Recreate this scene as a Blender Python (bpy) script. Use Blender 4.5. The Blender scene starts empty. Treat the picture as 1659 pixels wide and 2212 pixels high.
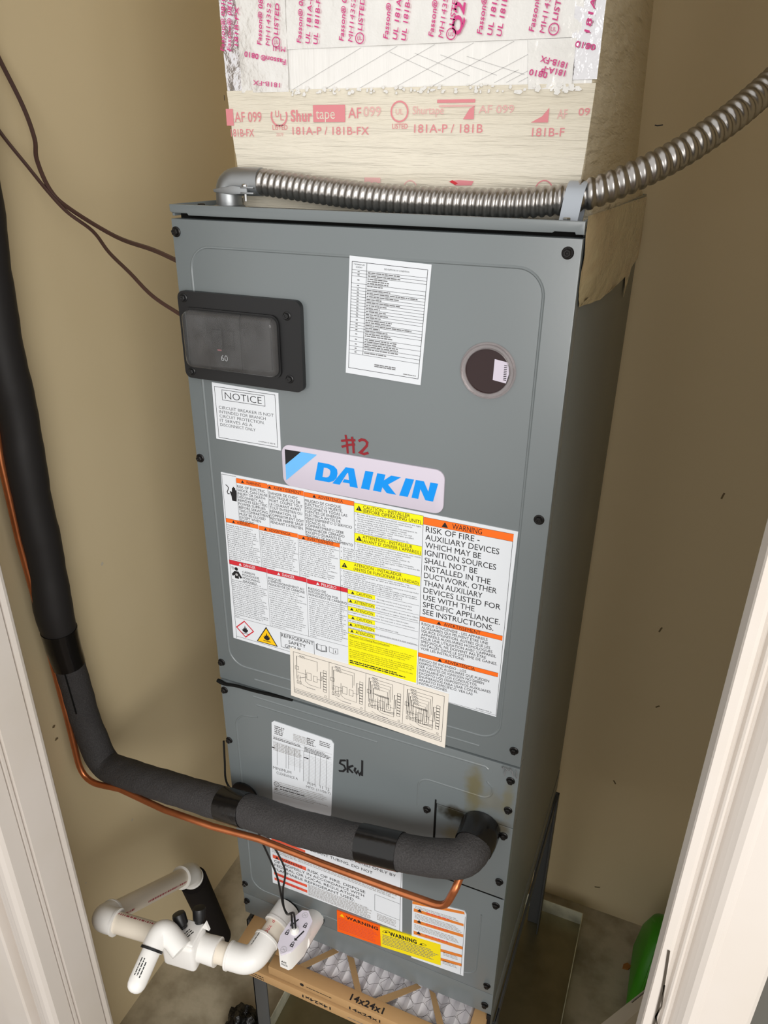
import bpy, bmesh, math, random
from mathutils import Vector, Matrix
random.seed(7)
SC = bpy.context.scene
COL = SC.collection
ZT = 1.64                      # height of the top of the air handler above the floor (m)

# ------------------------------------------------------------------ camera, world, lights, exposure
cam = bpy.data.cameras.new('camera')
camo = bpy.data.objects.new('camera', cam); COL.objects.link(camo)
cam.sensor_fit = 'HORIZONTAL'; cam.sensor_width = 36.0; cam.lens = 36.0 * 1609.5 / 1659.0
cam.clip_start = 0.02
R_ = Vector((0.92127, 0.3888, 0.00969)); D_ = Vector((0.17736, -0.39781, -0.90016)); F_ = Vector((-0.34613, 0.83101, -0.43545))
M = Matrix.Identity(4)
for i in range(3):
    M[i][0] = R_[i]; M[i][1] = -D_[i]; M[i][2] = -F_[i]
M[0][3], M[1][3], M[2][3] = 0.5526, -0.712, ZT + 0.0533
camo.matrix_world = M
SC.camera = camo
SC.view_settings.view_transform = 'Standard'; SC.view_settings.look = 'None'
SC.view_settings.gamma = 1.0; SC.view_settings.use_curve_mapping = False
SC.view_settings.exposure = 0.0

W = bpy.data.worlds.new('world'); SC.world = W; W.use_nodes = True
W.node_tree.nodes['Background'].inputs[0].default_value = (1.0, 0.99, 0.97, 1)
W.node_tree.nodes['Background'].inputs[1].default_value = 1.05

def area(name, loc, target, size, power, color):
    l = bpy.data.lights.new(name, 'AREA'); l.shape = 'RECTANGLE'; l.size, l.size_y = size; l.energy = power; l.color = color
    o = bpy.data.objects.new(name, l); COL.objects.link(o); o.location = loc
    o.rotation_euler = (Vector(target) - Vector(loc)).to_track_quat('-Z', 'Y').to_euler()
    return o
area('room_side_light', (1.62, -2.35, 1.85), (0.0, 0.1, 0.95), (1.7, 1.4), 49, (1.0, 0.975, 0.94))  # unseen area light off to the right, well below ceiling height

# ------------------------------------------------------------------ materials
def lin(c):
    return tuple(((x / 255) / 12.92 if x / 255 <= .04045 else ((x / 255 + .055) / 1.055) ** 2.4) for x in c)
def mat(name, rgb, rough=.5, metal=0., spec=.5, bump=None, var=None, linear=False, coat=0., trans=0., ior=1.45, noise_scale3=None):
    """bump=(scale, strength, distance)   var=(scale, amount, rgb2)"""
    m = bpy.data.materials.new(name); m.use_nodes = True
    nt = m.node_tree; b = nt.nodes['Principled BSDF']
    c = rgb if linear else lin(rgb)
    b.inputs['Base Color'].default_value = (*c, 1)
    b.inputs['Roughness'].default_value = rough; b.inputs['Metallic'].default_value = metal
    b.inputs['Specular IOR Level'].default_value = spec; b.inputs['Coat Weight'].default_value = coat
    b.inputs['Coat Roughness'].default_value = .1
    b.inputs['Transmission Weight'].default_value = trans; b.inputs['IOR'].default_value = ior
    geo = nt.nodes.new('ShaderNodeNewGeometry')
    def noise(scale, detail=4., rgh=.55):
        n = nt.nodes.new('ShaderNodeTexNoise'); n.inputs['Scale'].default_value = scale
        n.inputs['Detail'].default_value = detail; n.inputs['Roughness'].default_value = rgh
        if noise_scale3:
            mp = nt.nodes.new('ShaderNodeMapping'); mp.inputs['Scale'].default_value = noise_scale3
            nt.links.new(geo.outputs['Position'], mp.inputs['Vector']); nt.links.new(mp.outputs[0], n.inputs['Vector'])
        else:
            nt.links.new(geo.outputs['Position'], n.inputs['Vector'])
        return n
    if bump:
        n = noise(bump[0]); bp = nt.nodes.new('ShaderNodeBump')
        bp.inputs['Strength'].default_value = bump[1]; bp.inputs['Distance'].default_value = bump[2]
        nt.links.new(n.outputs['Fac'], bp.inputs['Height']); nt.links.new(bp.outputs[0], b.inputs['Normal'])
    if var:
        n = noise(var[0]); rp = nt.nodes.new('ShaderNodeMapRange')
        rp.inputs['From Min'].default_value = .42; rp.inputs['From Max'].default_value = .68; rp.inputs['To Max'].default_value = var[1]
        mx = nt.nodes.new('ShaderNodeMix'); mx.data_type = 'RGBA'
        mx.inputs['A'].default_value = (*c, 1); mx.inputs['B'].default_value = (*(var[2] if linear else lin(var[2])), 1)
        nt.links.new(n.outputs['Fac'], rp.inputs['Value']); nt.links.new(rp.outputs[0], mx.inputs['Factor'])
        nt.links.new(mx.outputs['Result'], b.inputs['Base Color'])
    return m
def stains(m, spots):
    """oily marks round a pipe: spots = [(centre, radius, rgb, amount)], they belong to the metal and stay put"""
    nt = m.node_tree; b = nt.nodes['Principled BSDF']
    geo = nt.nodes.new('ShaderNodeNewGeometry')
    src = b.inputs['Base Color'].links[0].from_socket if b.inputs['Base Color'].links else None
    nz = nt.nodes.new('ShaderNodeTexNoise'); nz.inputs['Scale'].default_value = 55; nz.inputs['Detail'].default_value = 5
    nt.links.new(geo.outputs['Position'], nz.inputs['Vector'])
    for (c, rad, rgb, amt) in spots:
        mp = nt.nodes.new('ShaderNodeMapping'); mp.vector_type = 'POINT'
        mp.inputs['Location'].default_value = (-c[0] / rad[0], 0, -c[2] / rad[1]); mp.inputs['Scale'].default_value = (1 / rad[0], 0, 1 / rad[1])
        nt.links.new(geo.outputs['Position'], mp.inputs['Vector'])
        ln = nt.nodes.new('ShaderNodeVectorMath'); ln.operation = 'LENGTH'; nt.links.new(mp.outputs[0], ln.inputs[0])
        ad = nt.nodes.new('ShaderNodeMath'); ad.operation = 'MULTIPLY_ADD'; ad.inputs[1].default_value = 1.1; 
        nt.links.new(nz.outputs['Fac'], ad.inputs[0]); nt.links.new(ln.outputs['Value'], ad.inputs[2])
        mr = nt.nodes.new('ShaderNodeMapRange'); mr.interpolation_type = 'SMOOTHSTEP'
        mr.inputs['From Min'].default_value = .75; mr.inputs['From Max'].default_value = 1.5
        mr.inputs['To Min'].default_value = amt; mr.inputs['To Max'].default_value = 0
        nt.links.new(ad.outputs[0], mr.inputs['Value'])
        mx = nt.nodes.new('ShaderNodeMix'); mx.data_type = 'RGBA'; mx.inputs['B'].default_value = (*lin(rgb), 1)
        if src: nt.links.new(src, mx.inputs['A'])
        else: mx.inputs['A'].default_value = b.inputs['Base Color'].default_value
        nt.links.new(mr.outputs[0], mx.inputs['Factor']); src = mx.outputs['Result']
    nt.links.new(src, b.inputs['Base Color'])

GREY = (111, 118, 120)
M_wall = mat('wall_paint', (224, 206, 168), .62, spec=.3, bump=(9, .05, .004), var=(2.2, .5, (217, 198, 157)))
M_floor = mat('concrete', (186, 175, 152), .8, spec=.25, bump=(60, .3, .002), var=(13, .8, (136, 125, 102)))
M_outfloor = mat('outer_floor', (96, 80, 64), .6, var=(3, .6, (76, 62, 50)))
M_ceil = mat('ceiling_paint', (205, 198, 180), .8)
M_trim = mat('trim_paint', (212, 204, 196), .34, spec=.45, bump=(6, .04, .004), var=(5, .35, (198, 187, 171)))
M_trimb = mat('trim_bare', (205, 188, 158), .6)
M_trimshade = mat('trim_edge', (186, 180, 165), .6)
M_greywall = mat('hall_wall_dark', (92, 90, 84), .7)
M_crack = mat('split_wood_dark', (70, 62, 52), .8)
M_unit = mat('unit_paint', GREY, .3, spec=.95, bump=(230, .05, .0006), var=(4, .25, (105, 111, 112)))
M_unit2 = mat('unit_paint_lower', GREY, .3, spec=.95, bump=(230, .05, .0006), var=(4, .25, (105, 111, 112)))
stains(M_unit2, [((.362, 0, ZT - .751), (.034, .019), (40, 35, 20), 1.), ((.388, 0, ZT - .70), (.018, .06), (104, 96, 60), .8),
                 ((.425, 0, ZT - .75), (.028, .018), (70, 62, 40), .85), ((.370, 0, ZT - .79), (.03, .025), (104, 96, 66), .8),
                 ((.412, 0, ZT - .71), (.035, .03), (112, 106, 86), .5), ((.434, 0, ZT - .70), (.012, .045), (110, 104, 74), .6)])
M_side = mat('unit_side', (112, 116, 114), .42, spec=.5)
M_gap = mat('seal_gap_black', (14, 14, 13), .8, spec=.2)  # seal strip and sleeve slit, also painted shade in the panel gaps
M_black = mat('black_plastic', (24, 24, 25), .38, spec=.5, bump=(500, .05, .0004))
M_screw = mat('black_oxide_screw', (34, 32, 31), .35, metal=.5)
M_smoke = mat('smoky_window', (224, 224, 224), .06, spec=.5, trans=.93, ior=1.3, bump=(60, .1, .001), var=(28, .7, (176, 174, 172)))
M_breaker = mat('breaker_black', (52, 50, 50), .6, var=(40, .5, (74, 72, 70)))
M_clear = mat('clear_plastic', (240, 232, 232), .05, trans=.85, ior=1.35)
M_maroon = mat('sight_lens', (44, 24, 24), .12, spec=.5)
M_white = mat('label_white', (222, 226, 231), .42, spec=.2)
M_cream = mat('label_cream', (232, 225, 214), .5)
M_ink = mat('black_ink', (28, 28, 30), .5)
M_dgrey = mat('dark_grey_ink', (64, 64, 66), .5)
M_grey = mat('grey_ink', (116, 116, 118), .5)
M_lgrey = mat('light_grey_ink', (176, 175, 175), .5)
M_orange = mat('orange_print', (250, 112, 28), .4)
M_orange2 = mat('dull_orange_print', (222, 128, 52), .45)
M_redorange = mat('red_orange_print', (226, 88, 60), .45)
M_stick = mat('orange_sticker', (250, 98, 20), .35)
M_yellow = mat('yellow_print', (248, 238, 18), .4)
M_yelst = mat('yellow_sticker', (244, 222, 20), .38)
M_red = mat('red_print', (208, 44, 56), .4)
M_blue = mat('logo_blue', (0, 146, 238), .3)
M_lblue = mat('logo_light_blue', (108, 186, 246), .3)
M_logo = mat('logo_plate', (208, 200, 214), .25, spec=.5)
M_signyel = mat('hazard_yellow', (250, 198, 20), .4)
M_marker = mat('red_marker', (140, 30, 40), .5)
M_mastic = mat('duct_mastic', (226, 219, 203), .45, spec=.45, bump=(110, .9, .0045), var=(9, .6, (214, 205, 184)), noise_scale3=(.1, .1, 1.6))
M_masticside = mat('duct_mastic_side', (222, 211, 186), .42, bump=(48, 1., .012), var=(14, .6, (198, 184, 154)), noise_scale3=(1., .16, 1.1))
M_scrim = mat('foil_scrim', (238, 236, 232), .3, metal=.25, bump=(90, .4, .003), noise_scale3=(1., 1., .08))
M_foil = mat('foil_tape', (232, 230, 226), .25, metal=.35, bump=(55, .5, .004), var=(9, .5, (212, 208, 200)))
M_foils = mat('foil_tape_shiny', (226, 224, 226), .2, metal=.8, bump=(38, .7, .008))
M_pink = mat('pink_print', (206, 62, 130), .5)
M_faint = mat('faded_pink_print', (218, 136, 142), .55)
M_faint2 = mat('fainter_pink_print', (224, 176, 172), .6)
M_taperight = mat('torn_tape', (198, 184, 148), .16, spec=.8, bump=(36, .8, .008), var=(22, .6, (178, 146, 112)), noise_scale3=(1., .22, .8))
M_steel = mat('flex_conduit_steel', (172, 168, 164), .3, metal=1.)
M_zinc = mat('zinc_casting', (168, 171, 173), .42, metal=.9, bump=(150, .15, .0006))
M_strap = mat('grey_strap', (172, 178, 186), .4, metal=.3)
M_bright = mat('bright_screw', (214, 214, 214), .2, metal=1.)
M_copper = mat('copper', (208, 126, 80), .3, metal=.75, var=(18, .6, (158, 88, 50)))
M_foam = mat('pipe_foam', (56, 54, 54), .72, spec=.35, bump=(330, .8, .002), var=(620, .5, (84, 82, 82)))
M_foamsm = mat('pipe_foam_smooth', (40, 38, 38), .55, spec=.4, bump=(30, .15, .004))
M_foamblk = mat('drain_foam', (27, 23, 22), .85, spec=.2)
M_etape = mat('electrical_tape', (18, 17, 17), .2, spec=.6, bump=(40, .25, .003))
M_pvc = mat('pvc_white', (240, 238, 234), .28, spec=.5)
M_pvcp = mat('pvc_pipe', (232, 222, 206), .34, spec=.5)
M_pvcl = mat('pvc_lilac', (232, 226, 238), .3)
M_primer = mat('purple_red_print', (176, 84, 92), .5)
M_redp = mat('red_print_line', (206, 50, 64), .5)
M_brown = mat('brown_cable', (74, 52, 46), .45)
M_wireblk = mat('black_cord', (20, 20, 20), .45)
M_card = mat('cardboard', (182, 146, 102), .75, spec=.2, var=(14, .4, (170, 134, 90)))
M_cardtop = mat('cardboard_top', (160, 130, 92), .75, spec=.2)
M_media = mat('filter_media', (232, 229, 232), .9, spec=.1)
M_mesh = mat('filter_wire', (92, 88, 88), .6)
M_stand = mat('stand_steel', (84, 86, 88), .5, metal=.3)
M_galv = mat('galvanized', (226, 226, 206), .36, metal=.45, bump=(25, .2, .002), var=(20, .6, (150, 150, 132)))
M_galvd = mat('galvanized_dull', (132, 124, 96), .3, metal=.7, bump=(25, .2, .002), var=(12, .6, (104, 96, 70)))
M_green = mat('green_plastic', (64, 150, 30), .4, spec=.5)
M_board = mat('white_board', (200, 196, 190), .6)
M_bag = mat('black_bag', (14, 13, 12), .22, spec=.6, bump=(60, .8, .006))
M_chip = mat('wood_chip', (170, 110, 50), .7)
M_smudge = mat('wall_smudge', (120, 102, 72), .8)
M_fleck = mat('paint_fleck', (206, 196, 176), .8)
M_ochre = mat('foam_residue', (168, 132, 58), .8)

# ------------------------------------------------------------------ mesh helpers (input in mm, z measured from the unit top)
def P(x, y, z): return Vector((x / 1000., y / 1000., ZT + z / 1000.))
class MB:
    def __init__(s): s.v = []; s.f = []
    def add(s, vs, fs):
        n = len(s.v); s.v += [Vector(v) for v in vs]; s.f += [[i + n for i in f] for f in fs]; return s
    def bm(s, bm):
        bm.verts.index_update(); s.add([v.co.copy() for v in bm.verts], [[v.index for v in f.verts] for f in bm.faces]); bm.free(); return s
    def box(s, x0, x1, y0, y1, z0, z1, bev=0., seg=2):
        bm = bmesh.new(); bmesh.ops.create_cube(bm, size=1.)
        for v in bm.verts: v.co = P((x0 + x1) / 2 + v.co.x * (x1 - x0), (y0 + y1) / 2 + v.co.y * (y1 - y0), (z0 + z1) / 2 + v.co.z * (z1 - z0))
        if bev: bmesh.ops.bevel(bm, geom=bm.edges[:], offset=bev / 1000., segments=seg, affect='EDGES', profile=.5, clamp_overlap=True)
        return s.bm(bm)
    def prism(s, pts, h0, h1, plane='XZ', bev=0.):
        """polygon in a plane, extruded along the third axis from h0 to h1"""
        bm = bmesh.new()
        mk = {'XZ': lambda a, b, h: P(a, h, b), 'XY': lambda a, b, h: P(a, b, h), 'YZ': lambda a, b, h: P(h, a, b)}[plane]
        A = [bm.verts.new(mk(a, b, h0)) for a, b in pts]; Bq = [bm.verts.new(mk(a, b, h1)) for a, b in pts]
        n = len(pts); top = bm.faces.new(A); bm.faces.new(Bq[::-1])
        for i in range(n): bm.faces.new([A[i], A[(i + 1) % n], Bq[(i + 1) % n], Bq[i]])
        bmesh.ops.recalc_face_normals(bm, faces=bm.faces[:])
        if bev:
            ed = [e for e in bm.edges if e.verts[0] in A and e.verts[1] in A]
            bmesh.ops.bevel(bm, geom=ed, offset=bev / 1000., segments=2, affect='EDGES', profile=.5, clamp_overlap=True)
        bmesh.ops.triangulate(bm, faces=[f for f in bm.faces if len(f.verts) > 4])
        return s.bm(bm)
    def tube(s, pts, r, seg=16, caps=True, wall=None):
        """pts: world Vectors; r: number (m) or list / function(i, theta)"""
        n = len(pts); T = []
        for i in range(n):
            t = (pts[min(i + 1, n - 1)] - pts[max(i - 1, 0)]); T.append(t.normalized())
        u = T[0].orthogonal().normalized(); vs = []; fs = []
        for i in range(n):
            if i: u = (u - T[i] * u.dot(T[i])).normalized()
            w = T[i].cross(u)
            for k in range(seg):
                a = 2 * math.pi * k / seg
                rr = r(i, a) if callable(r) else (r[i] if isinstance(r, (list, tuple)) else r)
                vs.append(pts[i] + (u * math.cos(a) + w * math.sin(a)) * rr)
        for i in range(n - 1):
            for k in range(seg):
                k2 = (k + 1) % seg
                fs.append([i * seg + k, i * seg + k2, (i + 1) * seg + k2, (i + 1) * seg + k])
        if caps:
            fs.append(list(range(seg))[::-1]); fs.append([(n - 1) * seg + k for k in range(seg)])
        return s.add(vs, fs)
    def lathe(s, base, axis, prof, seg=24):
        """prof: [(distance along the axis mm, radius mm)]"""
        ax = Vector(axis).normalized(); pts = []; vs = []; fs = []
        u = ax.orthogonal().normalized(); w = ax.cross(u); n = len(prof)
        for d, r in prof:
            for k in range(seg):
                a = 2 * math.pi * k / seg
                vs.append(base + ax * d / 1000 + (u * math.cos(a) + w * math.sin(a)) * max(r, .01) / 1000)
        for i in range(n - 1):
            for k in range(seg):
                k2 = (k + 1) % seg; fs.append([i * seg + k, i * seg + k2, (i + 1) * seg + k2, (i + 1) * seg + k])
        fs.append(list(range(seg))[::-1]); fs.append([(n - 1) * seg + k for k in range(seg)])
        return s.add(vs, fs)
    def ribbon(s, pts, w, fn, closed=False):
        """flat stroke of width w (mm) along 2D pts; fn(a, b) -> world point"""
        q = [Vector((a, b)) for a, b in pts]; n = len(q); vs = []; fs = []
        for i in range(n):
            if closed: d = q[(i + 1) % n] - q[i - 1]; a1 = (q[i] - q[i - 1]); a2 = (q[(i + 1) % n] - q[i])
            else: d = q[min(i + 1, n - 1)] - q[max(i - 1, 0)]; a1 = q[i] - q[max(i - 1, 0)]; a2 = q[min(i + 1, n - 1)] - q[i]
            if d.length < 1e-9: d = Vector((1, 0))
            nn = Vector((-d.y, d.x)).normalized(); k = 1.
            if a1.length > 1e-9 and a2.length > 1e-9: k = min(1 / max(.35, abs(nn.dot(Vector((-a2.y, a2.x)).normalized()))), 2.)
            for sg in (-1, 1): t = q[i] + nn * sg * w / 2 * k; vs.append(fn(t.x, t.y))
        for i in range(n if closed else n - 1):
            j = (i + 1) % n; fs.append([2 * i, 2 * j, 2 * j + 1, 2 * i + 1])
        return s.add(vs, fs)
    def poly(s, pts, fn):
        return s.add([fn(a, b) for a, b in pts], [list(range(len(pts)))])
    def build(s, name, m, parent=None, label=None, cat=None, group=None, kind=None, angle=.6, smooth=True):
        me = bpy.data.meshes.new(name)
        mn = Vector([min(v[i] for v in s.v) for i in range(3)]); mxv = Vector([max(v[i] for v in s.v) for i in range(3)])
        c = (mn + mxv) / 2
        if parent is None: c.z = mn.z
        me.from_pydata([v - c for v in s.v], [], s.f); me.update()
        bm = bmesh.new(); bm.from_mesh(me); bmesh.ops.recalc_face_normals(bm, faces=bm.faces[:]); bm.to_mesh(me); bm.free()
        if smooth:
            me.polygons.foreach_set('use_smooth', [True] * len(me.polygons)); me.set_sharp_from_angle(angle=angle)
        me.materials.append(m)
        o = bpy.data.objects.new(name, me); COL.objects.link(o)
        if parent:
            o.parent = parent; w = wpos(parent); o.location = c - w
        else: o.location = c
        tag(o, label, cat, group, kind); return o
def wpos(o):
    w = Vector(o.location)
    while o.parent: o = o.parent; w += o.location
    return w
def tag(o, label=None, cat=None, group=None, kind=None):
    if label: o['label'] = label
    if cat: o['category'] = cat
    if group: o['group'] = group
    if kind: o['kind'] = kind
def thing(name, loc, label, cat, group=None):
    o = bpy.data.objects.new(name, None); COL.objects.link(o); o.location = loc; o.empty_display_size = .05
    tag(o, label, cat, group); return o
def smooth_path(pts, n=8):
    """Catmull-Rom through mm points -> world points"""
    q = [P(*p) for p in pts]; q = [q[0] * 2 - q[1]] + q + [q[-1] * 2 - q[-2]]; out = []
    for i in range(1, len(q) - 2):
        for k in range(n):
            t = k / n; a, b, c, d = q[i - 1], q[i], q[i + 1], q[i + 2]
            out.append(.5 * ((2 * b) + (c - a) * t + (2 * a - 5 * b + 4 * c - d) * t * t + (3 * b - a - 3 * c + d) * t ** 3))
    out.append(q[-2]); return out
def fillet_path(pts, rad, n=8):
    """straight runs with rounded corners (rad mm)"""
    q = [P(*p) for p in pts]; out = [q[0]]
    for i in range(1, len(q) - 1):
        a = (q[i - 1] - q[i]); b = (q[i + 1] - q[i]); r = (rad[i - 1] if isinstance(rad, list) else rad) / 1000
        ang = a.angle(b); d = min(r / math.tan(ang / 2), a.length * .49, b.length * .49)
        p0 = q[i] + a.normalized() * d; p1 = q[i] + b.normalized() * d
        for k in range(n + 1):
            t = k / n; out.append((1 - t) ** 2 * p0 + 2 * t * (1 - t) * q[i] + t * t * p1)
    out.append(q[-1]); return out
def resample(pts, step):
    L = [0.]
    for i in range(1, len(pts)): L.append(L[-1] + (pts[i] - pts[i - 1]).length)
    n = max(2, int(L[-1] / step)); out = []; j = 0
    for k in range(n + 1):
        d = L[-1] * k / n
        while j < len(L) - 2 and L[j + 1] < d: j += 1
        t = (d - L[j]) / max(1e-9, L[j + 1] - L[j]); out.append(pts[j].lerp(pts[j + 1], min(1, max(0, t))))
    return out
def rrect(x0, x1, z0, z1, r, n=6):
    pts = []
    for cx, cz, a0 in ((x1 - r, z1 - r, 0), (x0 + r, z1 - r, 90), (x0 + r, z0 + r, 180), (x1 - r, z0 + r, 270)):
        for k in range(n + 1):
            a = math.radians(a0 + 90 * k / n); pts.append((cx + r * math.cos(a), cz + r * math.sin(a)))
    return pts
def circ(cx, cz, r, n=24): return [(cx + r * math.cos(2 * math.pi * k / n), cz + r * math.sin(2 * math.pi * k / n)) for k in range(n)]

# text: built-in font -> flat mesh
_tc = {}
def glyphs(s, bold=0., res=1):
    k = (s, bold, res)
    if k in _tc: return _tc[k]
    cu = bpy.data.curves.new('text', 'FONT'); cu.body = s; cu.size = 1.; cu.resolution_u = res; cu.offset = bold; cu.fill_mode = 'FRONT'; cu.space_character = 1 + max(0, bold) * 3
    o = bpy.data.objects.new('text', cu); me = o.to_mesh()
    r = ([v.co.copy() for v in me.vertices], [list(p.vertices) for p in me.polygons]); o.to_mesh_clear()
    bpy.data.objects.remove(o); bpy.data.curves.remove(cu); _tc[k] = r; return r
CAP = max(v.y for v in glyphs('H')[0])
class Print:
    """flat print on one part: collects strokes, bars and letters per ink"""
    def __init__(s, parent, fn, name='printed_text'): s.p = parent; s.fn = fn; s.m = {}; s.name = name
    def mb(s, m): return s.m.setdefault(m.name, (MB(), m))[0]
    def text(s, t, x, z, h, m=None, w=None, align='L', bold=0., shear=0., rot=0., res=1):
        m = m or M_ink; v, f = glyphs(t, bold, 3 if h > 2.5 else res)
        if not v: return
        x0 = min(a.x for a in v); x1 = max(a.x for a in v); sy = h / CAP; sx = (w / (x1 - x0)) if w else sy
        off = {'L': 0., 'C': -(x1 - x0) * sx / 2, 'R': -(x1 - x0) * sx}[align]; c, sn = math.cos(rot), math.sin(rot); out = []
        for a in v:
            lx = (a.x - x0) * sx + off + a.y * sy * shear; lz = a.y * sy
            out.append(s.fn(x + lx * c - lz * sn, z + lx * sn + lz * c))
        s.mb(m).add(out, f)
    def rect(s, x0, x1, z0, z1, m): s.mb(m).poly([(x0, z0), (x1, z0), (x1, z1), (x0, z1)], s.fn)
    def frame(s, x0, x1, z0, z1, t, m=None):
        m = m or M_ink
        for a in ((x0, x1, z0, z0 + t), (x0, x1, z1 - t, z1), (x0, x0 + t, z0, z1), (x1 - t, x1, z0, z1)): s.rect(*a, m)
    def line(s, pts, w, m=None, closed=False): s.mb(m or M_ink).ribbon(pts, w, s.fn, closed)
    def poly(s, pts, m=None): s.mb(m or M_ink).poly(pts, s.fn)
    def bars(s, x0, x1, ztop, zbot, pitch, h, m=None, ragged=.25, slope=0.):
        """rows of word-like bars standing for print too fine to read"""
        z = ztop - pitch
        while z >= zbot - 1e-6:
            x = x0; end = x1 - random.random() * ragged * (x1 - x0)
            while x < end:
                w = random.uniform(1.4, 6.5); w = min(w, end - x)
                if w > .4: 
                    dz = (x - x0) * slope; s.rect(x, x + w, z + dz, z + dz + h, m or M_grey)
                x += w + max(h * .55, .45)
            z -= pitch
    def tri(s, cx, zb, h, m=None): s.poly([(cx - h * .58, zb), (cx + h * .58, zb), (cx, zb + h)], m or M_ink)
    def done(s):
        for i, (b, m) in enumerate(s.m.values()):
            nm = m.name if any(w in m.name for w in ('ink', 'print', 'marker')) else 'printed_mark'
            b.build(nm, m, s.p, kind='stuff', smooth=False)
def onY(y): return lambda a, b: P(a, y, b)

# ------------------------------------------------------------------ room shell
def struct(name, m, mb, parent=None): return mb.build(name, m, parent, kind='structure', smooth=False)
FZ = -1640
struct('floor', M_floor, MB().box(-340, 780, -240, 650, FZ - 30, FZ))
struct('floor.001', M_outfloor, MB().box(-1800, 2200, -3200, -240, FZ - 30, FZ))
wl = struct('wall_left', M_wall, MB().box(-400, -330, -189, 720, FZ, 1000))
wb = struct('wall_back', M_wall, MB().box(-330, 760, 640, 720, FZ, 1000))
struct('wall_right', M_wall, MB().box(760, 830, -189, 720, FZ, 1000))
struct('ceiling', M_ceil, MB().box(-400, 830, -249, 720, 1000, 1060))
struct('wall_front', M_trim, MB().box(-1800, -170, -250, -190, FZ, 1000))
struct('wall_front.001', M_greywall, MB().box(660, 2200, -250, -190, FZ, 1000))
# left door jamb and casing: profile in plan, run up the opening
tl = struct('trim_1', M_trim, MB().prism([(-172, -188), (-150, -188), (-148, -190), (-147, -194), (-148, -199), (-154, -199.6), (-154, -201.2), (-149, -202), (-149, -242.5), (-155, -243), (-155, -244.8), (-152, -245.4), (-152, -249), (-156, -249.6), (-156, -251), (-153, -251.6),
    (-153, -274), (-156, -279), (-162, -282), (-170, -282), (-176, -279.5), (-182, -278.5), (-196, -274), (-208, -267), (-216, -259.5), (-219.5, -258), (-220, -274), (-222, -277), (-270, -277), (-274, -274), (-275, -250), (-172, -250)], FZ, 700, 'XY'))
struct('trim_2', M_trim, MB().prism([(660, -188), (630, -188), (630, -250), (611, -250), (611.5, -275), (612.5, -277), (618, -277), (620.5, -275.5), (622.5, -271.5), (624, -271.5), (625.5, -275), (627, -276), (628.5, -275), (630, -272), (631.5, -272), (633, -275),
    (635.5, -279), (639, -283), (643, -285), (647, -284.5), (650, -282), (682, -280.5), (685, -278), (686, -250), (660, -250)], FZ, 700, 'XY'))
sp = MB()
for pts, w in (([(617, -507), (618.6, -530), (620, -552), (620.6, -580), (621, -615), (621.2, -640)], 2.0), ([(620.5, -548), (622.5, -575), (620.5, -590), (624, -602)], 1.3), ([(622, -600), (624.4, -640)], 1.6)):
    sp.ribbon(pts, w, lambda a, b: P(a, -277.6, b))
sp.build('split_wood', M_crack, bpy.data.objects['trim_2'], label='dark split along the casing edge', smooth=False)
# small marks that belong to the walls
def splat(name, m, parent, cen, r, fn, n=12, sy=1.):
    pts = [(cen[0] + r * (.6 + .5 * random.random()) * math.cos(2 * math.pi * k / n), cen[1] + sy * r * (.6 + .5 * random.random()) * math.sin(2 * math.pi * k / n)) for k in range(n)]
    MB().poly(pts, fn).build(name, m, parent, smooth=False)
onB = lambda a, b: P(a, 639.2, b)
onL = lambda a, b: P(-329.2, a, b)
MB().ribbon([(434, 94), (438, 93.2), (446, 94.2)], 1.6, onB).build('scuff_mark', M_ink, wb, label='short black dash on the wall', smooth=False)
for x, z, dx, dz in ((555, -1213, 6, -9), (559, -1562, 12, 4), (590, -791, -4, -12), (616, -980, -7, -6), (646, -488, -3, -12)):
    MB().ribbon([(x, z), (x + dx * .5, z + dz * .4), (x + dx, z + dz)], 3.2, onB).build('scuff_mark', M_smudge, wb, smooth=False)
for y, z, r in ((136, -595, 4), (96, -1170, 3.5), (-40, -1196, 2)):
    splat('paint_fleck', M_fleck, wl, (y, z), r, onL)
for y, z, r in ((-30, -823, 4), (-30, -850, 4)):
    splat('scuff_mark', M_smudge, wl, (y, z), r, onL, sy=.7)

# ------------------------------------------------------------------ air handler
AH = thing('air_handler', P(222, 280, -1203), 'tall glossy grey air handler cabinet covered in warning labels on a steel stand', 'air handler')
MB().box(1.5, 443, 20, 560, -1149, -6, 2).build('cabinet', M_side, AH)
MB().box(4, 440.5, 14, 22, -1140, -8).build('gap_shade', M_gap, AH, label='black sheet painting the gap shade behind the front panels')  # black sheet paints the shade seen in the gaps between panels
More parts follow.
